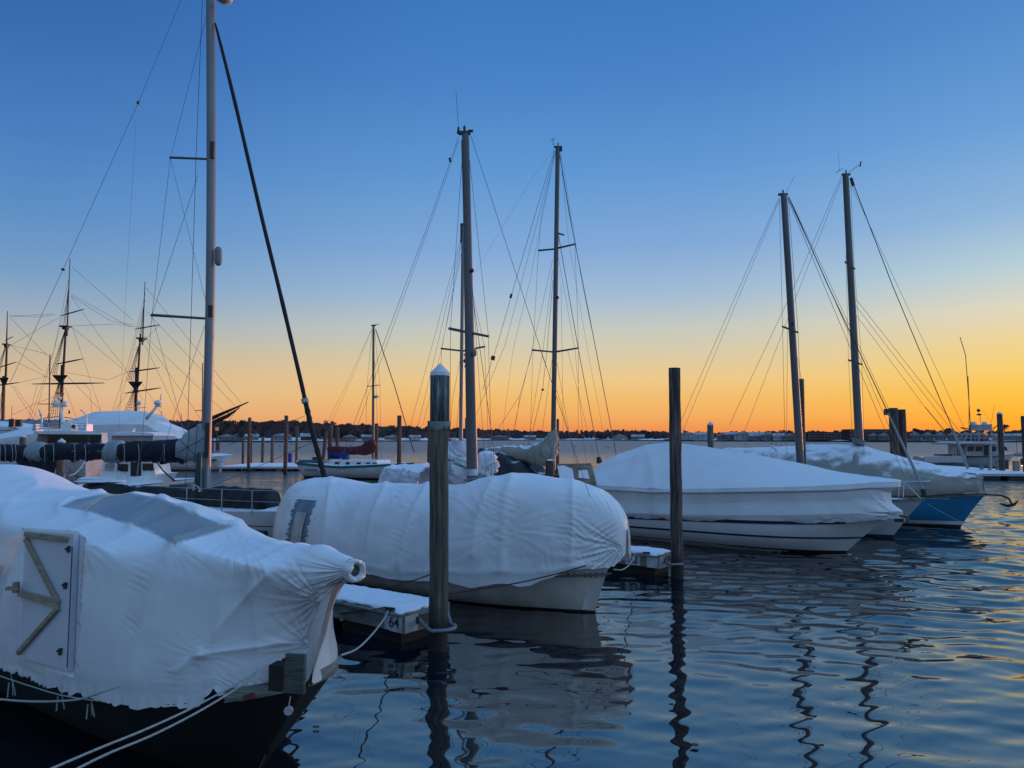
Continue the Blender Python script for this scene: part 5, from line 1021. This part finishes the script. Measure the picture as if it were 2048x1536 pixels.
    bundle(t,'sail_cover',[B(1108,858),B(1106,875),B(1096,897),B(1078,908),B(1055,909),B(1025,905),B(1000,905),B(975,907),B(948,908)],[.10,.26,.48,.50,.40,.34,.28,.26,.2],'beige',n=22,lump=.2,seed=3,vs=1.0,droop=.2)
    G2=[]
    for i in range(13):
        f=i/12; px=1062+48*f; top=np.interp(f,[0,.5,.85,1],[901,880,862,850]); bot=np.interp(f,[0,.5,1],[912,930,936])-3*math.sin(f*9); row=[]
        for k in range(18):
            a=2*math.pi*k/18; p=at(px,(top+bot)/2-(bot-top)/2*math.sin(a),Yb(px)+.32*math.cos(a)); p+=Vector((fbm(p,2.2,3)*.08,.1*math.sin(px*.5)*.6,0)); row.append(tuple(p))
        G2.append(row)
    mb=MB(); mb.grid(G2,True); mb.add(G2[0],[tuple(range(18))]); mb.add(G2[-1],[tuple(range(18))[::-1]]); mb.build('sail_collar','beige',t,True)
    c=[(-.4,[(1.3,1.3),(1.28,1.45),(1.1,1.6),(.6,1.75),(0,1.8)]),(-1.4,[(1.4,1.3),(1.38,1.7),(1.2,2.1),(.7,2.35),(0,2.4)]),(-2.6,[(1.45,1.3),(1.42,1.9),(1.25,2.5),(.8,2.8),(0,2.85)]),(-4.0,[(1.45,1.3),(1.42,2.0),(1.3,2.6),(.8,2.9),(0,2.95)]),(-4.9,[(1.4,1.3),(1.35,1.9),(1.2,2.35),(.8,2.6),(0,2.65)])]
    grid_obj(tarp(c,nu=8,nv=6,sag=.10,bumpy=.14,creases=[(-2,-1.3,1.8,.9,12,.10,2),(-3.5,-1.3,2.3,.9,12,.08,4)],seed=3),'black_tarpaulin','blacktarp',t)
    return t
boat_c()
# ================================================================ turquoise striped sailboat (K)
def boat_k():
    O=at(604,938,68); t=thing('sailboat','white sailboat with a turquoise stripe and maroon sail cover','boat',(O.x,O.y,0),math.radians(-27))
    G=hull(12.5,1.8,1.5,1.15,1.45,rake=1.0,transom=.35,nst=30,nk=10,wl=.8,fwd=12.3,tr_rake=.9)
    grid_obj(G,'hull','white',t); deck(G,'deck',t,camber=.1); endcap(G,'transom','white',t)
    strip(G,lambda x:np.interp(x,[0,6,12],[1.13,.92,1.28]),lambda x:np.interp(x,[0,6,12],[1.40,1.12,1.46]),'turquoise_stripe','teal',t,off=.03); strip(G,-.3,.14,'boot_stripe','blackline',t,off=.03)
    q=lambda x,y,z:TW(t,x,y,z)
    h=MB(); h.box((6.6,0,1.35),(5.2,2.0,.42)); o=h.build('coach_roof','white',t,local=True); bevel(o,.05)
    MB().box((6.6,0,1.6),(5.1,1.9,.1)).build('snow_layer','snow',t,local=True)
    for x in (4.9,6.1,7.3,8.3,9.0): MB().box((x,-1.0,1.36),(.42,.06,.18)).build('cabin_window','glass',t,local=True)
    MB().box((1.8,0,1.5),(2.6,2.1,.18)).build('cockpit_coaming','teal',t,local=True)
    text('CRAFTY HOUSE','boat_name','teal',t,frame(q(2.3,-1.42,.72),q(3,-1.55,.7)-q(2,-1.38,.7)),.24,.01)
    Y=65.5; m_=spar(t,'mast',(746,925,Y),(747,652,Y),5.6,4.6,'alud'); MB().box(at(747,651,Y),(.4,.15,.12)).tube([at(748,650,Y),at(758,648,Y)],.03,4).build('masthead','dark',m_)
    spar(m_,'spreader',(734,773,Y),(760,770,Y),1.6,1.6,'alud',5); MB().tube([at(753,791,Y),at(753,795.5,Y)],.2,10).box(at(750,796,Y),(.3,.1,.06)).build('radar_dome','greyhull',m_)
    wire(m_,'forestay',[(751,658,Y),(790,775,Y-1),(828,905,Y-2)],2.2,'furl')
    for nm,p in (('backstay',[(744,656,Y),(690,775,Y+2),(645,865,Y+3),(620,920,Y+3.5)]),('backstay',[(743,660,Y),(700,765,Y+1.5),(660,850,Y+2.5),(630,925,Y+3)]),('shroud',[(744,660,Y),(734,773,Y),(730,920,Y)]),('shroud',[(749,660,Y),(760,771,Y),(762,920,Y)]),('shroud',[(748,700,Y),(753,790,Y),(756,905,Y)])): wire(m_,nm,p,.7)
    bundle(t,'maroon_sail_cover',[at(746,878,Y),at(742,890,Y),at(733,898,Y),at(718,901,Y),at(695,901,Y),at(672,899,Y),at(654,897,Y)],[.18,.48,.42,.30,.26,.22,.15],'red',n=14,lump=.14,seed=3)
    bundle(t,'blue_bimini',[at(660,915,Y+2),at(668,907,Y+2),at(676,910,Y+2),at(680,918,Y+2)],[.2,.4,.35,.2],'blue',n=12,lump=.2); bundle(t,'blue_dodger',[at(682,908,Y),at(690,908,Y),at(692,920,Y)],[.22,.35,.35],'blue',n=12,lump=.2,seed=5)
    MB().box(at(630,918,66.5),(.4,.3,.35)).tube([at(629,915,66.5),at(627,937,66.5)],.12,6).build('outboard_motor','dark',t)
    MB().tube([at(606,923,67),at(625,919,67),at(650,921,66.5)],.03,5).tube([at(606,923,67),at(606,932,67)],.03,4).tube([at(618,919,67),at(618,931,67)],.03,4).tube([at(648,921,66.5),at(648,931,66.5)],.03,4).build('stern_rail','steel',t)
    MB().tube([at(695,914,64.5),at(740,917,64),at(792,913,62.5)],.02,4).tube([at(720,916,64),at(720,926,64)],.02,4).tube([at(770,914,63),at(770,924,63)],.02,4).build('lifeline','steel',t)
boat_k()
# ================================================================ sport cruiser, left
def cruiser():
    Y=82; O=at(320,938,Y); t=thing('sport_cruiser','low white sport cruiser with its bow pointing right behind the silver mast','boat',(O.x,O.y,0),math.radians(-8))
    G=hull(9.2,1.5,1.75,1.35,1.2,rake=2.0,transom=.9,nst=26,nk=10,wl=.8,fwd=8.6); grid_obj(G,'hull','white',t); endcap(G,'transom','white',t); deck(G,'deck',t,camber=.35)
    strip(G,.02,.12,'boot_stripe','navyline',t,off=.03); strip(G,.92,.96,'rub_rail','hose',t,off=.03)
    for x in (1.3,3.9,7.0): MB().box((x,-1.5 if x<5 else -1.12,1.18),(1.0 if x<5 else .55,.12,.18)).build('port_window','glass',t,local=True)
    c=[(-.2,[(1.2,1.2),(1.2,1.7),(.9,2.1),(0,2.2)]),(1.5,[(1.3,1.2),(1.3,1.8),(1.0,2.3),(0,2.4)]),(3.5,[(1.25,1.3),(1.2,1.7),(.8,2.0),(0,2.1)]),(5.4,[(.9,1.4),(.8,1.6),(.5,1.7),(0,1.75)])]
    grid_obj(tarp(c,nu=4,nv=3,sag=0,bumpy=.08),'cabin','white',t)
    MB().tube([TW(t,5.5,-.9,2.1),TW(t,7.5,-.6,2.2),TW(t,8.6,0,2.25),TW(t,7.5,.6,2.2)],.025,5).tube([TW(t,6.5,-.85,1.7),TW(t,6.5,-.8,2.15)],.02,4).tube([TW(t,8,-.4,1.7),TW(t,8,-.4,2.2)],.02,4).build('bow_rail','steel',t)
cruiser()
# ================================================================ white motor yacht facing the camera
def yacht():
    O=onz(172,966,0); t=thing('motor_yacht','large white motor yacht with a dark windscreen and pink lit bow','boat',(O.x,O.y,0),math.atan2(-.93,.37))
    G=hull(14,2.3,2.55,1.9,1.6,rake=1.5,transom=.9,nst=28,nk=12,wl=.8,fwd=1.3,full=2.6); grid_obj(G,'hull','white',t); deck(G,'deck',t); endcap(G,'transom','white',t); strip(G,-.3,.28,'boot_stripe','red',t,off=.03)
    MB().box(at(148,921,58.9),(.55,.15,.3),rz=-.5).build('anchor','dark',t); MB().box(at(185,921,59.3),(.35,.3,.25)).build('anchor','dark',t)
    P=lambda px,py,Y=63: at(px,py,Y)
    def slab(name,pts,Y0,Y1,m,par=t):
        A=[at(px,py,Y0) for px,py in pts]; B=[Vector((a.x*Y1/Y0*.985,Y1,a.z)) for a in A]; n=len(A); mb=MB(); mb.add(A+B,[tuple(range(n)),tuple(range(n,2*n))[::-1]]+[(i,i+n,(i+1)%n+n,(i+1)%n) for i in range(n)]); o=mb.build(name,m,par); return o
    cab=slab('deckhouse',[(70,895),(76,868),(202,866),(206,895)],62,68,'white')
    slab('windscreen',[(95,886),(98,868),(175,867),(175,885)],61.85,61.95,'glass',cab); slab('side_window',[(180,886),(180,867),(192,867),(188,886)],61.85,61.95,'glass',cab)
    slab('side_window',[(70,889),(76,869),(84,868),(80,889)],61.85,61.95,'lightglass',cab)
    slab('windscreen_coaming',[(86,894),(92,889),(210,886),(212,893)],61,62,'white')
    rf=slab('roof',[(66,868),(68,863),(130,861),(203,865),(203,869)],60.8,69,'white'); slab('snow_layer',[(68,863),(110,860.5),(160,861),(200,865)],61,68,'snow',rf)
    slab('bridge_console',[(120,862),(122,846),(130,843),(141,846),(144,862)],63,65,'white'); MB().sph(P(147,853),.18,6).build('searchlight','dark',t)
    slab('side_post',[(64,862),(66,848),(71,848),(72,862)],64,65,'white'); slab('side_post',[(167,862),(168,848),(173,848),(173,862)],64,65,'white')
    r_=MB()
    for y in (847,852,858): r_.tube([P(66,y,64),P(120,y-1,63.5),P(172,y,64)],.035,5)
    for x in (80,97,150,160): r_.tube([P(x,846,64),P(x,862,64)],.03,5)
    r_.build('bridge_rail','steel',t)
    MB().tube([P(66,843,66),P(90,836,66),P(115,833,66),P(140,836,66),P(155,840,66)],.05,6).build('bimini_frame','steel',t)
    m_=MB(); m_.tube([P(126,845),P(119,806)],[.18,.09],8); o=m_.build('radar_mast','white',t)
    for x in (111,129): MB().sph(P(x,808),.24,8,(1,1,1.1)).tube([P(x-6,813),P(x+6,813)],.04,5).build('radar_dome','white',o,True)
    MB().sph(P(119,796),.18,8).tube([P(119,806),P(119,790)],.05,5).build('top_dome','white',o)
    MB().box(P(120,787),(.7,.05,.16),ry=.15).build('pennant','orange',o)
    MB().tube([P(84,857),P(83,835),P(78,818)],[.09,.08,.05],6).sph(P(82,830),.12,6).build('side_antenna','white',t); MB().tube([P(173,850),P(173,832),P(163,820),P(161,821)],[.06,.05,.05,.08],6).build('side_antenna','white',t)
    mb=MB(); mb.add([P(138,818),P(136,828),P(141,826)],[(0,1,2)]); mb.build('burgee','dark',t)
yacht()
setp(rope(None,'mooring_line',[at(172,917,58),at(162,935,56),at(150,947,54),at(137,952,50)],.05,'paint'),'thick pale line from the motor yacht bow down to the snowy dock','rope')
# ================================================================ wrapped boats far left
def wrap(name,prof,Y,dep,yb,label,ez=.62):
    c=at(sum(p[0] for p in prof)/len(prof),yb,Y); t=thing(name,label,'boat',(c.x,Y,0)); rows=[]
    for px,py in prof:
        tp=at(px,py,Y+dep/2); bt=at(px,yb,Y); h=tp.z-bt.z; x0=bt.x; s=(Y+dep/2)/Y
        rows.append([(x0,Y,bt.z),(x0,Y-.1,bt.z+h*ez*.5),(x0,Y,bt.z+h*ez),(x0,Y+dep*.25,bt.z+h*(ez+.28)),(tp.x,Y+dep/2,tp.z),(x0,Y+dep*.75,bt.z+h*(ez+.28)),(x0,Y+dep,bt.z+h*ez),(x0,Y+dep,bt.z)])
    mb=MB(); mb.grid(rows); mb.add(rows[0],[tuple(range(8))]); mb.add(rows[-1],[tuple(range(8))[::-1]]); o=mb.build('shrink_film','film',t); edge(o,28)
    px0,px1=prof[0][0],prof[-1][0]; a=at(px0+6,yb,Y); b=at(px1-8,yb,Y); MB().add([(a.x,Y+.1,a.z),(b.x,Y+.1,b.z),(b.x-1.5,Y+.6,-.2),(a.x+.3,Y+.6,-.2),(a.x,Y+dep-.1,a.z),(b.x,Y+dep-.1,b.z),(b.x-1.5,Y+dep-.6,-.2),(a.x+.3,Y+dep-.6,-.2)],[(0,1,2,3),(7,6,5,4),(1,5,6,2),(0,3,7,4)]).build('hull','white',t)
    return t
wrap('wrapped_boat',[(122,846),(135,842),(165,832),(190,823),(240,821.5),(288,822),(297,829),(303,834),(306,840),(330,850),(352,861),(360,872),(361,885)],80,5,896,'big white shrink wrapped yacht with a boxy top behind the motor yacht')
wrap('wrapped_boat',[(-60,885),(-30,878),(0,868),(25,862),(50,856),(66,853),(80,853),(84,880)],72,4,893,'low white wrapped boat sloping up at the left edge of the photo')
t=wrap('wrapped_boat',[(-40,846),(-10,841),(30,845),(40,852),(52,856)],84,4,872,'white wrapped boat with rails at the far left edge below the ship mast'); 
MB().tube([at(-10,862,83.5),at(5,861,83.5),at(22,861,83.5)],.04,5).box(at(24,846,83.5),(.5,.4,.9)).box(at(38,846,83.5),(.6,.4,.8)).build('deck_gear','dark',t)
bd=thing('waterside_shed','long grey metal roofed shed behind the wrapped boats on the left','building',(at(60,860,150).x,150,0)); 
a=at(-120,838,155);b=at(134,840,155);c=at(134,850,150);d=at(-120,850,150)
MB().add([a,b,c,d,(a.x,165,c.z),(b.x,165,c.z)],[(0,1,2,3),(0,4,5,1),(1,5,2)]).build('roof','metalroof',bd); MB().box(((a.x+b.x)/2,157.6,c.z/2-.1),(b.x-a.x-1,15,c.z)).build('wall','metalroof',bd)
# small trawler
def trawler():
    Y=52; O=at(270,960,Y); t=thing('cabin_cruiser','small white cabin boat with an open door and vinyl sided upper bridge','boat',(O.x,O.y,0),math.radians(6))
    G=hull(6.2,1.35,1.15,.8,.75,rake=.9,transom=.9,nst=22,nk=8,wl=.85,fwd=2.9)
    G[:,:,0]*=-1; G=G[::-1].copy(); G[:,:,0]*=-1
    grid_obj(G,'hull','white',t); deck(G,'deck',t,camber=.1); endcap(G,'transom','white',t)
    L_=lambda px,py,y=Y-.6: at(px,py,y)
    def slab(name,pts,Y0,Y1,m,par=t):
        A=[at(px,py,Y0) for px,py in pts]; B=[Vector((a.x,Y1,a.z)) for a in A]; n=len(A); mb=MB(); mb.add(A+B,[tuple(range(n)),tuple(range(n,2*n))[::-1]]+[(i,i+n,(i+1)%n+n,(i+1)%n) for i in range(n)]); return mb.build(name,m,par)
    cb=slab('cabin',[(200,956),(207,920),(305,918),(312,956)],51.2,53.6,'white'); slab('snow_layer',[(203,921),(205,916),(250,914),(300,915),(310,919)],51,53.8,'snow',cb)
    slab('window',[(209,941),(211,927),(228,927),(227,941)],51.1,51.18,'lightglass',cb); slab('window',[(234,943),(235,928),(255,928),(255,943)],51.1,51.18,'glass',cb); slab('window',[(285,941),(285,927),(306,927),(307,941)],51.1,51.18,'glass',cb)
    dr=slab('door_opening',[(261,955),(261,924),(281,924),(281,955)],51.1,51.18,'glass',cb); slab('yellow_pole',[(273,954),(276,924),(278,924),(275,954)],51.0,51.06,'lumber',cb)
    rf=slab('bridge_roof',[(222,871),(224,866),(265,864),(306,867),(308,871)],51,54,'white'); slab('snow_layer',[(224,866),(240,863.5),(290,864),(306,867)],51.2,53.8,'snow',rf)
    slab('vinyl_side',[(224,886),(224,871),(306,871),(306,884)],51.3,51.36,'lightglass')
    for x in (224,250,274,304): MB().tube([L_(x,871),L_(x,918)],.035,5).build('roof_post','steel',t)
    slab('bridge_side',[(222,918),(222,884),(306,882),(308,918)],51.3,53.6,'white')
    MB().sph(L_(267,859),.12,6).box(L_(262,862),(.4,.3,.1)).build('radar','white',t)
    MB().tube([L_(195,952,50.6),L_(200,940,50.6),L_(225,938,50.6),L_(255,948,50.6)],.03,5).tube([L_(236,949,50.6),L_(236,958,50.6)],.04,5).tube([L_(255,947,50.6),L_(255,958,50.6)],.04,5).build('bow_rail','steel',t)
    MB().tube([L_(296,900,50.5),L_(325,940,50),L_(348,962,49.5)],.05,6).tube([L_(300,910,50.5),L_(330,945,50),L_(352,962,49.5)],.03,5).build('boarding_ladder','dark',t)
trawler()
# ================================================================ tall ship
def ship():
    Y=115.0; c=at(190,860,Y); t=thing('tall_ship','three masted sailing ship with bare yards and a long bowsprit','ship',(c.x,Y,0))
    G=hull(31,3.2,3.6,2.4,3.2,rake=2.5,transom=.6,nst=24,nk=8,wl=.9,fwd=14); grid_obj(G,'hull','darkspar',t); deck(G,'deck',t)
    def mast(nm,low,top,tg,plat,ct,yards,pend):
        m_=spar(t,nm,(*low[0],Y),(*low[1],Y),low[2],low[2]*.9,'spar',8)
        spar(m_,'topmast',(*top[0],Y-.5),(*top[1],Y-.5),top[2],top[2]*.8,'spar',8); spar(m_,'topgallant_mast',(*tg[0],Y-.9),(*tg[1],Y-.9),tg[2],1.4,'spar',6)
        x,y,w=plat; a=at(x-w/2,y-1.5,Y);b=at(x+w/2,y,Y); MB().add([at(x-w/2,y,Y-1.5),at(x+w/2,y,Y-1.5),at(x+w/2,y,Y+1.5),at(x-w/2,y,Y+1.5),at(x-w/2,y-2,Y-1.5),at(x+w/2,y-2,Y-1.5),at(x+w/2,y-2,Y+1.5),at(x-w/2,y-2,Y+1.5),at(x-3,y+13,Y-.3),at(x+3,y+13,Y-.3),at(x+3,y+13,Y+.3),at(x-3,y+13,Y+.3)],[(4,5,6,7),(0,1,5,4),(1,2,6,5),(2,3,7,6),(3,0,4,7),(0,8,9,1),(1,9,10,2),(2,10,11,3),(3,11,8,0)]).build('top_platform','darkspar',m_)
        x,y,w=ct; MB().box(at(x,y,Y-.4),(w*Y/F,1.2,.2)).box(at(x,y+3,Y-.4),(w*.45*Y/F,.8,.5)).build('crosstree','darkspar',m_)
        for (a,b,w) in yards:
            A,B_=at(*a,Y-1.2),at(*b,Y-1.2); MB().tube([A,A.lerp(B_,.3),A.lerp(B_,.7),B_],[.05,w*Y/F/2,w*Y/F/2,.05],8).build('yard','darkspar',m_)
        mb=MB()
        for (x0,y0,xs,y1) in pend:
            ends=[]
            for x1 in xs: mb.tube([at(x0,y0,Y-.5),at(x1,y1,Y-1.5)],.045,3); ends.append((at(x0,y0,Y-.5),at(x1,y1,Y-1.5)))
            for k in range(2,16):
                f=k/16; mb.tube([ends[0][0].lerp(ends[0][1],f),ends[-1][0].lerp(ends[-1][1],f)],.022,3)
        mb.build('shrouds','wire',m_)
        return m_
    mast('mizzen_mast',((5,860),(8,752),6.5),((11,768),(14,684),4.5),((13,696),(15,622),3),(8,757,18),(13,689,8),(((-30,774),(39,765),2.6),((-6,736),(33,724),2.2),((10,681),(26,673),1.8)),((12,690,(-14,-8,-3),757),(8,760,(-10,-4,1,5),860)))
    mast('main_mast',((121,862),(125,730),7),((125,770),(132,652),5),((134,672),(140,517),3.2),(120,752,30),(131,653,18),(((63,768),(209,766),3.4),((112,728.5),(166.5,717.5),3),((120,632),(169,618),2.6)),((131,656,(100,104,108,112),750),(120,757,(86,93,99,106,112),860),(139,560,(127,130),650)))
    mast('fore_mast',((271,862),(273,735),6.5),((274,785),(281,668),4.6),((285,690),(290,563),3),(271,765,28),(283,677,15),(((249,786.5),(322,775.5),3),((257,744),(319,735.5),2.8),((269,658.5),(319.5,649.5),2.4)),((281,680,(253,257,261,265),763),(271,770,(232,240,247,254,262),860),(289,600,(279,282),672)))
    b=at(366,862,Y-2); e=at(497,804,Y-4); sp=MB(); sp.tube([b,b.lerp(e,.5),e],[.35,.3,.08],8); bs=sp.build('bowsprit','darkspar',t)
    mb=MB(); mb.tube([at(372,862,Y-2),at(420,848,Y-2.6),at(455,832,Y-3.2),at(480,815,Y-3.6)],[.3,.35,.3,.05],8); mb.build('furled_headsail','darkspar',bs,True)
    mb=MB()
    for x in (420,440,460,480): mb.tube([at(x,(862-58*(x-366)/131),Y-3),at(400+(x-400)*.5,864,Y-2)],.035,3)
    mb.build('bowsprit_netting','wire',bs)
    for p in ([(292,575),(482,806)],[(292,622),(470,812)],[(289,672),(447,822)],[(289,676),(404,842)],[(285,768),(345,862)],[(290,690),(372,862)],[(145,535),(265,640)],[(142,588),(262,655)],[(142,592),(205,680),(250,735),(285,800)],[(145,655),(215,862)],[(145,655),(250,742)],[(142,652),(230,648),(282,655)],[(142,592),(222,642),(268,650)],[(133,745),(215,760),(259,743)],[(133,750),(240,862)],[(168,767),(181,780),(183,825)],[(130,775),(158,850)],[(18,632),(78,634),(112,629)],[(18,632),(105,628)],[(20,635),(95,712)],[(22,690),(118,635)],[(20,690),(95,708)],[(20,690),(85,742)],[(33,724),(110,762)],[(39,765),(95,752)],[(22,770),(75,850)],[(28,772),(95,862)],[(25,830),(75,805),(120,790)],[(272,770),(245,800),(200,862)],[(319,650),(270,700)],[(75,768),(50,862)],[(135,600),(100,730),(60,862)],[(137,560),(108,700),(52,862)],[(290,600),(262,720),(225,862)],[(291,585),(255,730),(212,862)]):
        wire(t,'stay',[(x,y,Y-1) for x,y in p],.75)
ship()
def pole(px,y0,y1,Y,w,m,label,cross=None):
    a=at(px,y1,Y); t=thing('distant_mast',label,'mast',(a.x,Y,0),group='bare masts beyond the left boats'); MB().tube([(a.x,Y,-.3),tuple(at(px,y0,Y))],w*Y/F/2,6).build('pole','spar' if m=='spar' else m,t)
    if cross: MB().tube([at(cross[0],cross[2],Y),at(cross[1],cross[2],Y)],.05,5).build('crossbar','wire',t)
pole(100,709,860,95,2.4,'spar','thin reddish mast just left of the main ship mast',(76,122,808)); pole(405.5,726,880,100,2.2,'alud','thin mast hidden just left of the silver mast',(390,404,821)); pole(24,812,850,95,1,'alud','very thin pole near the left edge behind the wrapped boats'); pole(323,822,860,105,1,'alud','very thin pole right of the raised radar on the wrapped yacht'); pole(363,827,865,105,1,'alud','very thin pole between the wrapped yacht and the silver mast'); 
w_=[o for o in COL.objects if o.get('label','').startswith('big white shrink')][0]
MB().tube([at(292,838,79),at(315,812,79)],.16,8).sph(at(316,806,79),.4,8,(1,1,.8)).tube([at(309,813,79),at(323,813,79)],.08,6).tube([at(321,800,79),at(322,788,79)],.06,5).build('raised_radar','white',w_,True)
MB().sph(at(278,806,80),.25,6).tube([at(278,822,80),at(278,802,80)],.05,5).tube([at(270,816,80),at(292,815,80)],.04,5).build('antenna_cluster','white',w_)
hut=thing('dock_shelter','dark roofed frame on posts right of the silver mast','shelter',(at(427,900,98).x,98,0))
MB().box(at(427,858,98),(.95,1.2,.45)).build('roof','dark',hut); 
for x in (421.5,426,433): MB().tube([at(x,860,98),at(x,910,98)],.09,5).build('post','dark',hut)
MB().box(at(427,904,98),(1.0,1,.12)).box(at(427,909,98),(1.1,1,.12)).build('shelf','wood',hut)
# ================================================================ fishing boat, right
def fisher():
    Y=86; O=at(2022,935,Y); t=thing('fishing_boat','grey and white fishing boat with a radar rack and tall outriggers at the right','boat',(O.x,O.y,0),math.radians(-12))
    G=hull(10.5,1.9,1.85,1.35,1.3,rake=1.3,transom=.9,nst=26,nk=10,wl=.85,fwd=.6); grid_obj(G,'hull','greyhull',t); deck(G,'deck',t); endcap(G,'transom','greyhull',t); strip(G,-.3,.2,'boot_stripe','blackline',t,off=.03)
    def slab(name,pts,Y0,Y1,m,par=t):
        A=[at(px,py,Y0) for px,py in pts]; B=[Vector((a.x,Y1,a.z)) for a in A]; n=len(A); mb=MB(); mb.add(A+B,[tuple(range(n)),tuple(range(n,2*n))[::-1]]+[(i,i+n,(i+1)%n+n,(i+1)%n) for i in range(n)]); return mb.build(name,m,par)
    cb=slab('cabin',[(1932,912),(1932,889),(1996,889),(2004,897),(2006,912)],84.5,88,'offwhite')
    for a,b in ((1936,1948),(1952,1965),(1985,1992)): slab('window',[(a,902),(a+1,893),(b,893),(b,902)],84.4,84.46,'glass',cb)
    slab('door',[(1969,911),(1969,891),(1977,891),(1977,911)],84.4,84.46,'glass',cb); slab('front_window',[(2009,901),(2007,893),(2012,893),(2016,901)],84.4,85,'glass',cb)
    rf=slab('roof',[(1906,889),(1906,885),(1999,885),(1999,888)],84,88.5,'offwhite'); slab('snow_layer',[(1908,885),(1920,883.5),(1990,883.5),(1998,885)],84.2,88.2,'snow',rf)
    for x in (1908,1913,1980): MB().tube([at(x,888,84.3),at(x-2 if x<1920 else x,912,84.3)],.07,5).build('roof_post','offwhite',t)
    slab('stern_bulwark',[(1851,925),(1851,913),(1932,911),(1932,925)],84.2,84.5,'greyhull'); slab('red_canopy',[(1890,912),(1893,909),(1920,909),(1924,912)],84.6,87,'red')
    r_=MB()
    for y in (868,876): r_.tube([at(1912,y,84.5),at(1995,y,84.5)],.04,5)
    for x in range(1914,1996,9): r_.tube([at(x,867,84.5),at(x,885,84.5)],.035,4)
    r_.tube([at(1926,884,84.5),at(1938,866,84.5)],.06,5).tube([at(1999,884,84.5),at(1986,866,84.5)],.06,5); r_.build('bridge_rail','offwhite',t)
    slab('seat_back',[(1930,880),(1932,872),(1948,872),(1948,880)],85,85.5,'dark'); slab('console',[(1960,884),(1962,873),(1978,872),(1980,884)],85,86,'dark')
    tw=slab('tower_panel',[(1942,861),(1942,850),(1984,848),(1984,861)],85,85.3,'offwhite')
    for x in (1947,1969): MB().sph(at(x,848,85.1),.34,8,(1,1,.9)).build('radar_dome','white',tw,True)
    for x in (1943,1957,1972,1983): MB().tube([at(x,861,85),at(x,885,85)],.045,5).build('tower_leg','offwhite',t)
    m_=MB().tube([at(1961,846,85),at(1960,829,85)],.04,5).build('light_pole','white',tw); MB().sph(at(1958,829,85),.2,6,(1.4,1,.6)).box(at(1957,821,85),(.32,.1,.32),ry=.785).build('mast_light','dark',tw)
    wire(t,'outrigger',[(1920,674,85),(1931,710,85),(1937,790,85),(1942,868,85)],1.9,'dark',5); wire(t,'outrigger',[(1936,752,85),(1938,800,85),(1938,868,85)],1.6,'dark',5)
    wire(t,'outrigger',[(1850,814,84),(1888,860,85)],2.0,'dark',5); wire(t,'whip_antenna',[(1989,810,85),(1983,845,85)],.8,'dark'); wire(t,'whip_antenna',[(1965,820,85),(1983,845,85)],.6,'dark')
    MB().tube([at(1921,855,85),at(1940,858,85)],.06,5).tube([at(1921,855,85),at(1940,864,85)],.05,5).tube([at(1985,858,85),at(1996,850,85)],.06,5).build('outrigger_bracket','dark',t)
fisher()
x=thing('dinghy','tiny low boat on the bay at the right edge','boat',(at(2034,900,150).x,150,0)); G=hull(3.6,.9,.7,.5,.5,rake=.4,nst=10,nk=6,fwd=1.8); grid_obj(G,'hull','greyhull',x); MB().tube([(x.location.x,150,.3),(x.location.x,150,4.4)],.06,4).build('mast','dark',x)
# foreground dock ladder rail by the right dock
t=thing('dock_rail','weathered wooden post and rail at the head of the right hand dock','railing',(at(1979,940,68).x,68,0))
for x in (1980,1995,1963): MB().box(at(x,936,68),(.22,.22,1.5)).build('post','wood',t)
MB().beam(at(1978,931,67.9),at(2000,931,67.9),.08,.14).build('rail','wood',t)
MB().tube([at(1981,885,67),at(1982,948,67)],.09,6).build('white_pole','offwhite',t)
for i,(a,b,c) in enumerate(((1960,952,1985),(1966,957,1998),(1972,955,2004))): setp(MB().beam(at(a,b-3*i,64),at(c,b+3,63.5),.2,.12).build('driftwood_plank','darkwood'),['lowest dark plank jutting from the right hand dock','middle dark plank jutting from the right hand dock','topmost dark plank jutting from the right hand dock'][i],'plank')
# buoys
bp=None
for px,py in ((1552,890),(1562,892),(1544,888),(1491,889),(1620,891),(1656,893),(583,889),(574,887),(560,893),(600,895),(1230,890),(1216,896),(1150,893),(640,889),(700,892),(1046,889),(1300,886.5)):
    o=onz(px,py,.05)
    if bp is None:
        r=.55; b=MB(); b.sph((0,0,0),.35,6); b.tube([(0,0,.2),(0,0,.6)],.08,5); bp=b.build('mooring_buoy','dark',None,True); c=bp
    else: c=bp.copy(); COL.objects.link(c)
    c.location=(o.x,o.y,.1); s=o.y/330; c.scale=(s,s,s); setp(c,'small dark mooring buoy out on the bay','buoy','mooring buoys on the bay')

def bit(px,py,w,name,label,ring=False):
    p=onz(px,py,.02); G=[]
    n=14; P_=[(p.x+w*math.cos(2*math.pi*k/n)*(1+.3*math.sin(k*2.3)),p.y+w*.6*math.sin(2*math.pi*k/n)*(1+.3*math.cos(k*1.7))) for k in range(n)]
    mb=MB()
    if ring: mb.tube([(x,y,.035) for x,y in P_]+[(P_[0][0],P_[0][1],.035)],.006,5,cap=False)
    else: mb.add([(x,y,.03) for x,y in P_]+[(x,y,.042) for x,y in P_],[tuple(range(n))[::-1],tuple(range(n,2*n))]+[(k,(k+1)%n,(k+1)%n+n,k+n) for k in range(n)])
    setp(mb.build(name,'dark'),label,'debris')
bit(1389,1492,.045,'floating_leaf','small dark leaf floating on the open water at the bottom centre')
bit(1343,1411,.03,'floating_leaf','tiny dark leaf floating beside the reflection of the brown piling')
bit(632,1456,.035,'floating_ring','small dark ring of debris floating just off the nearest bow',True)
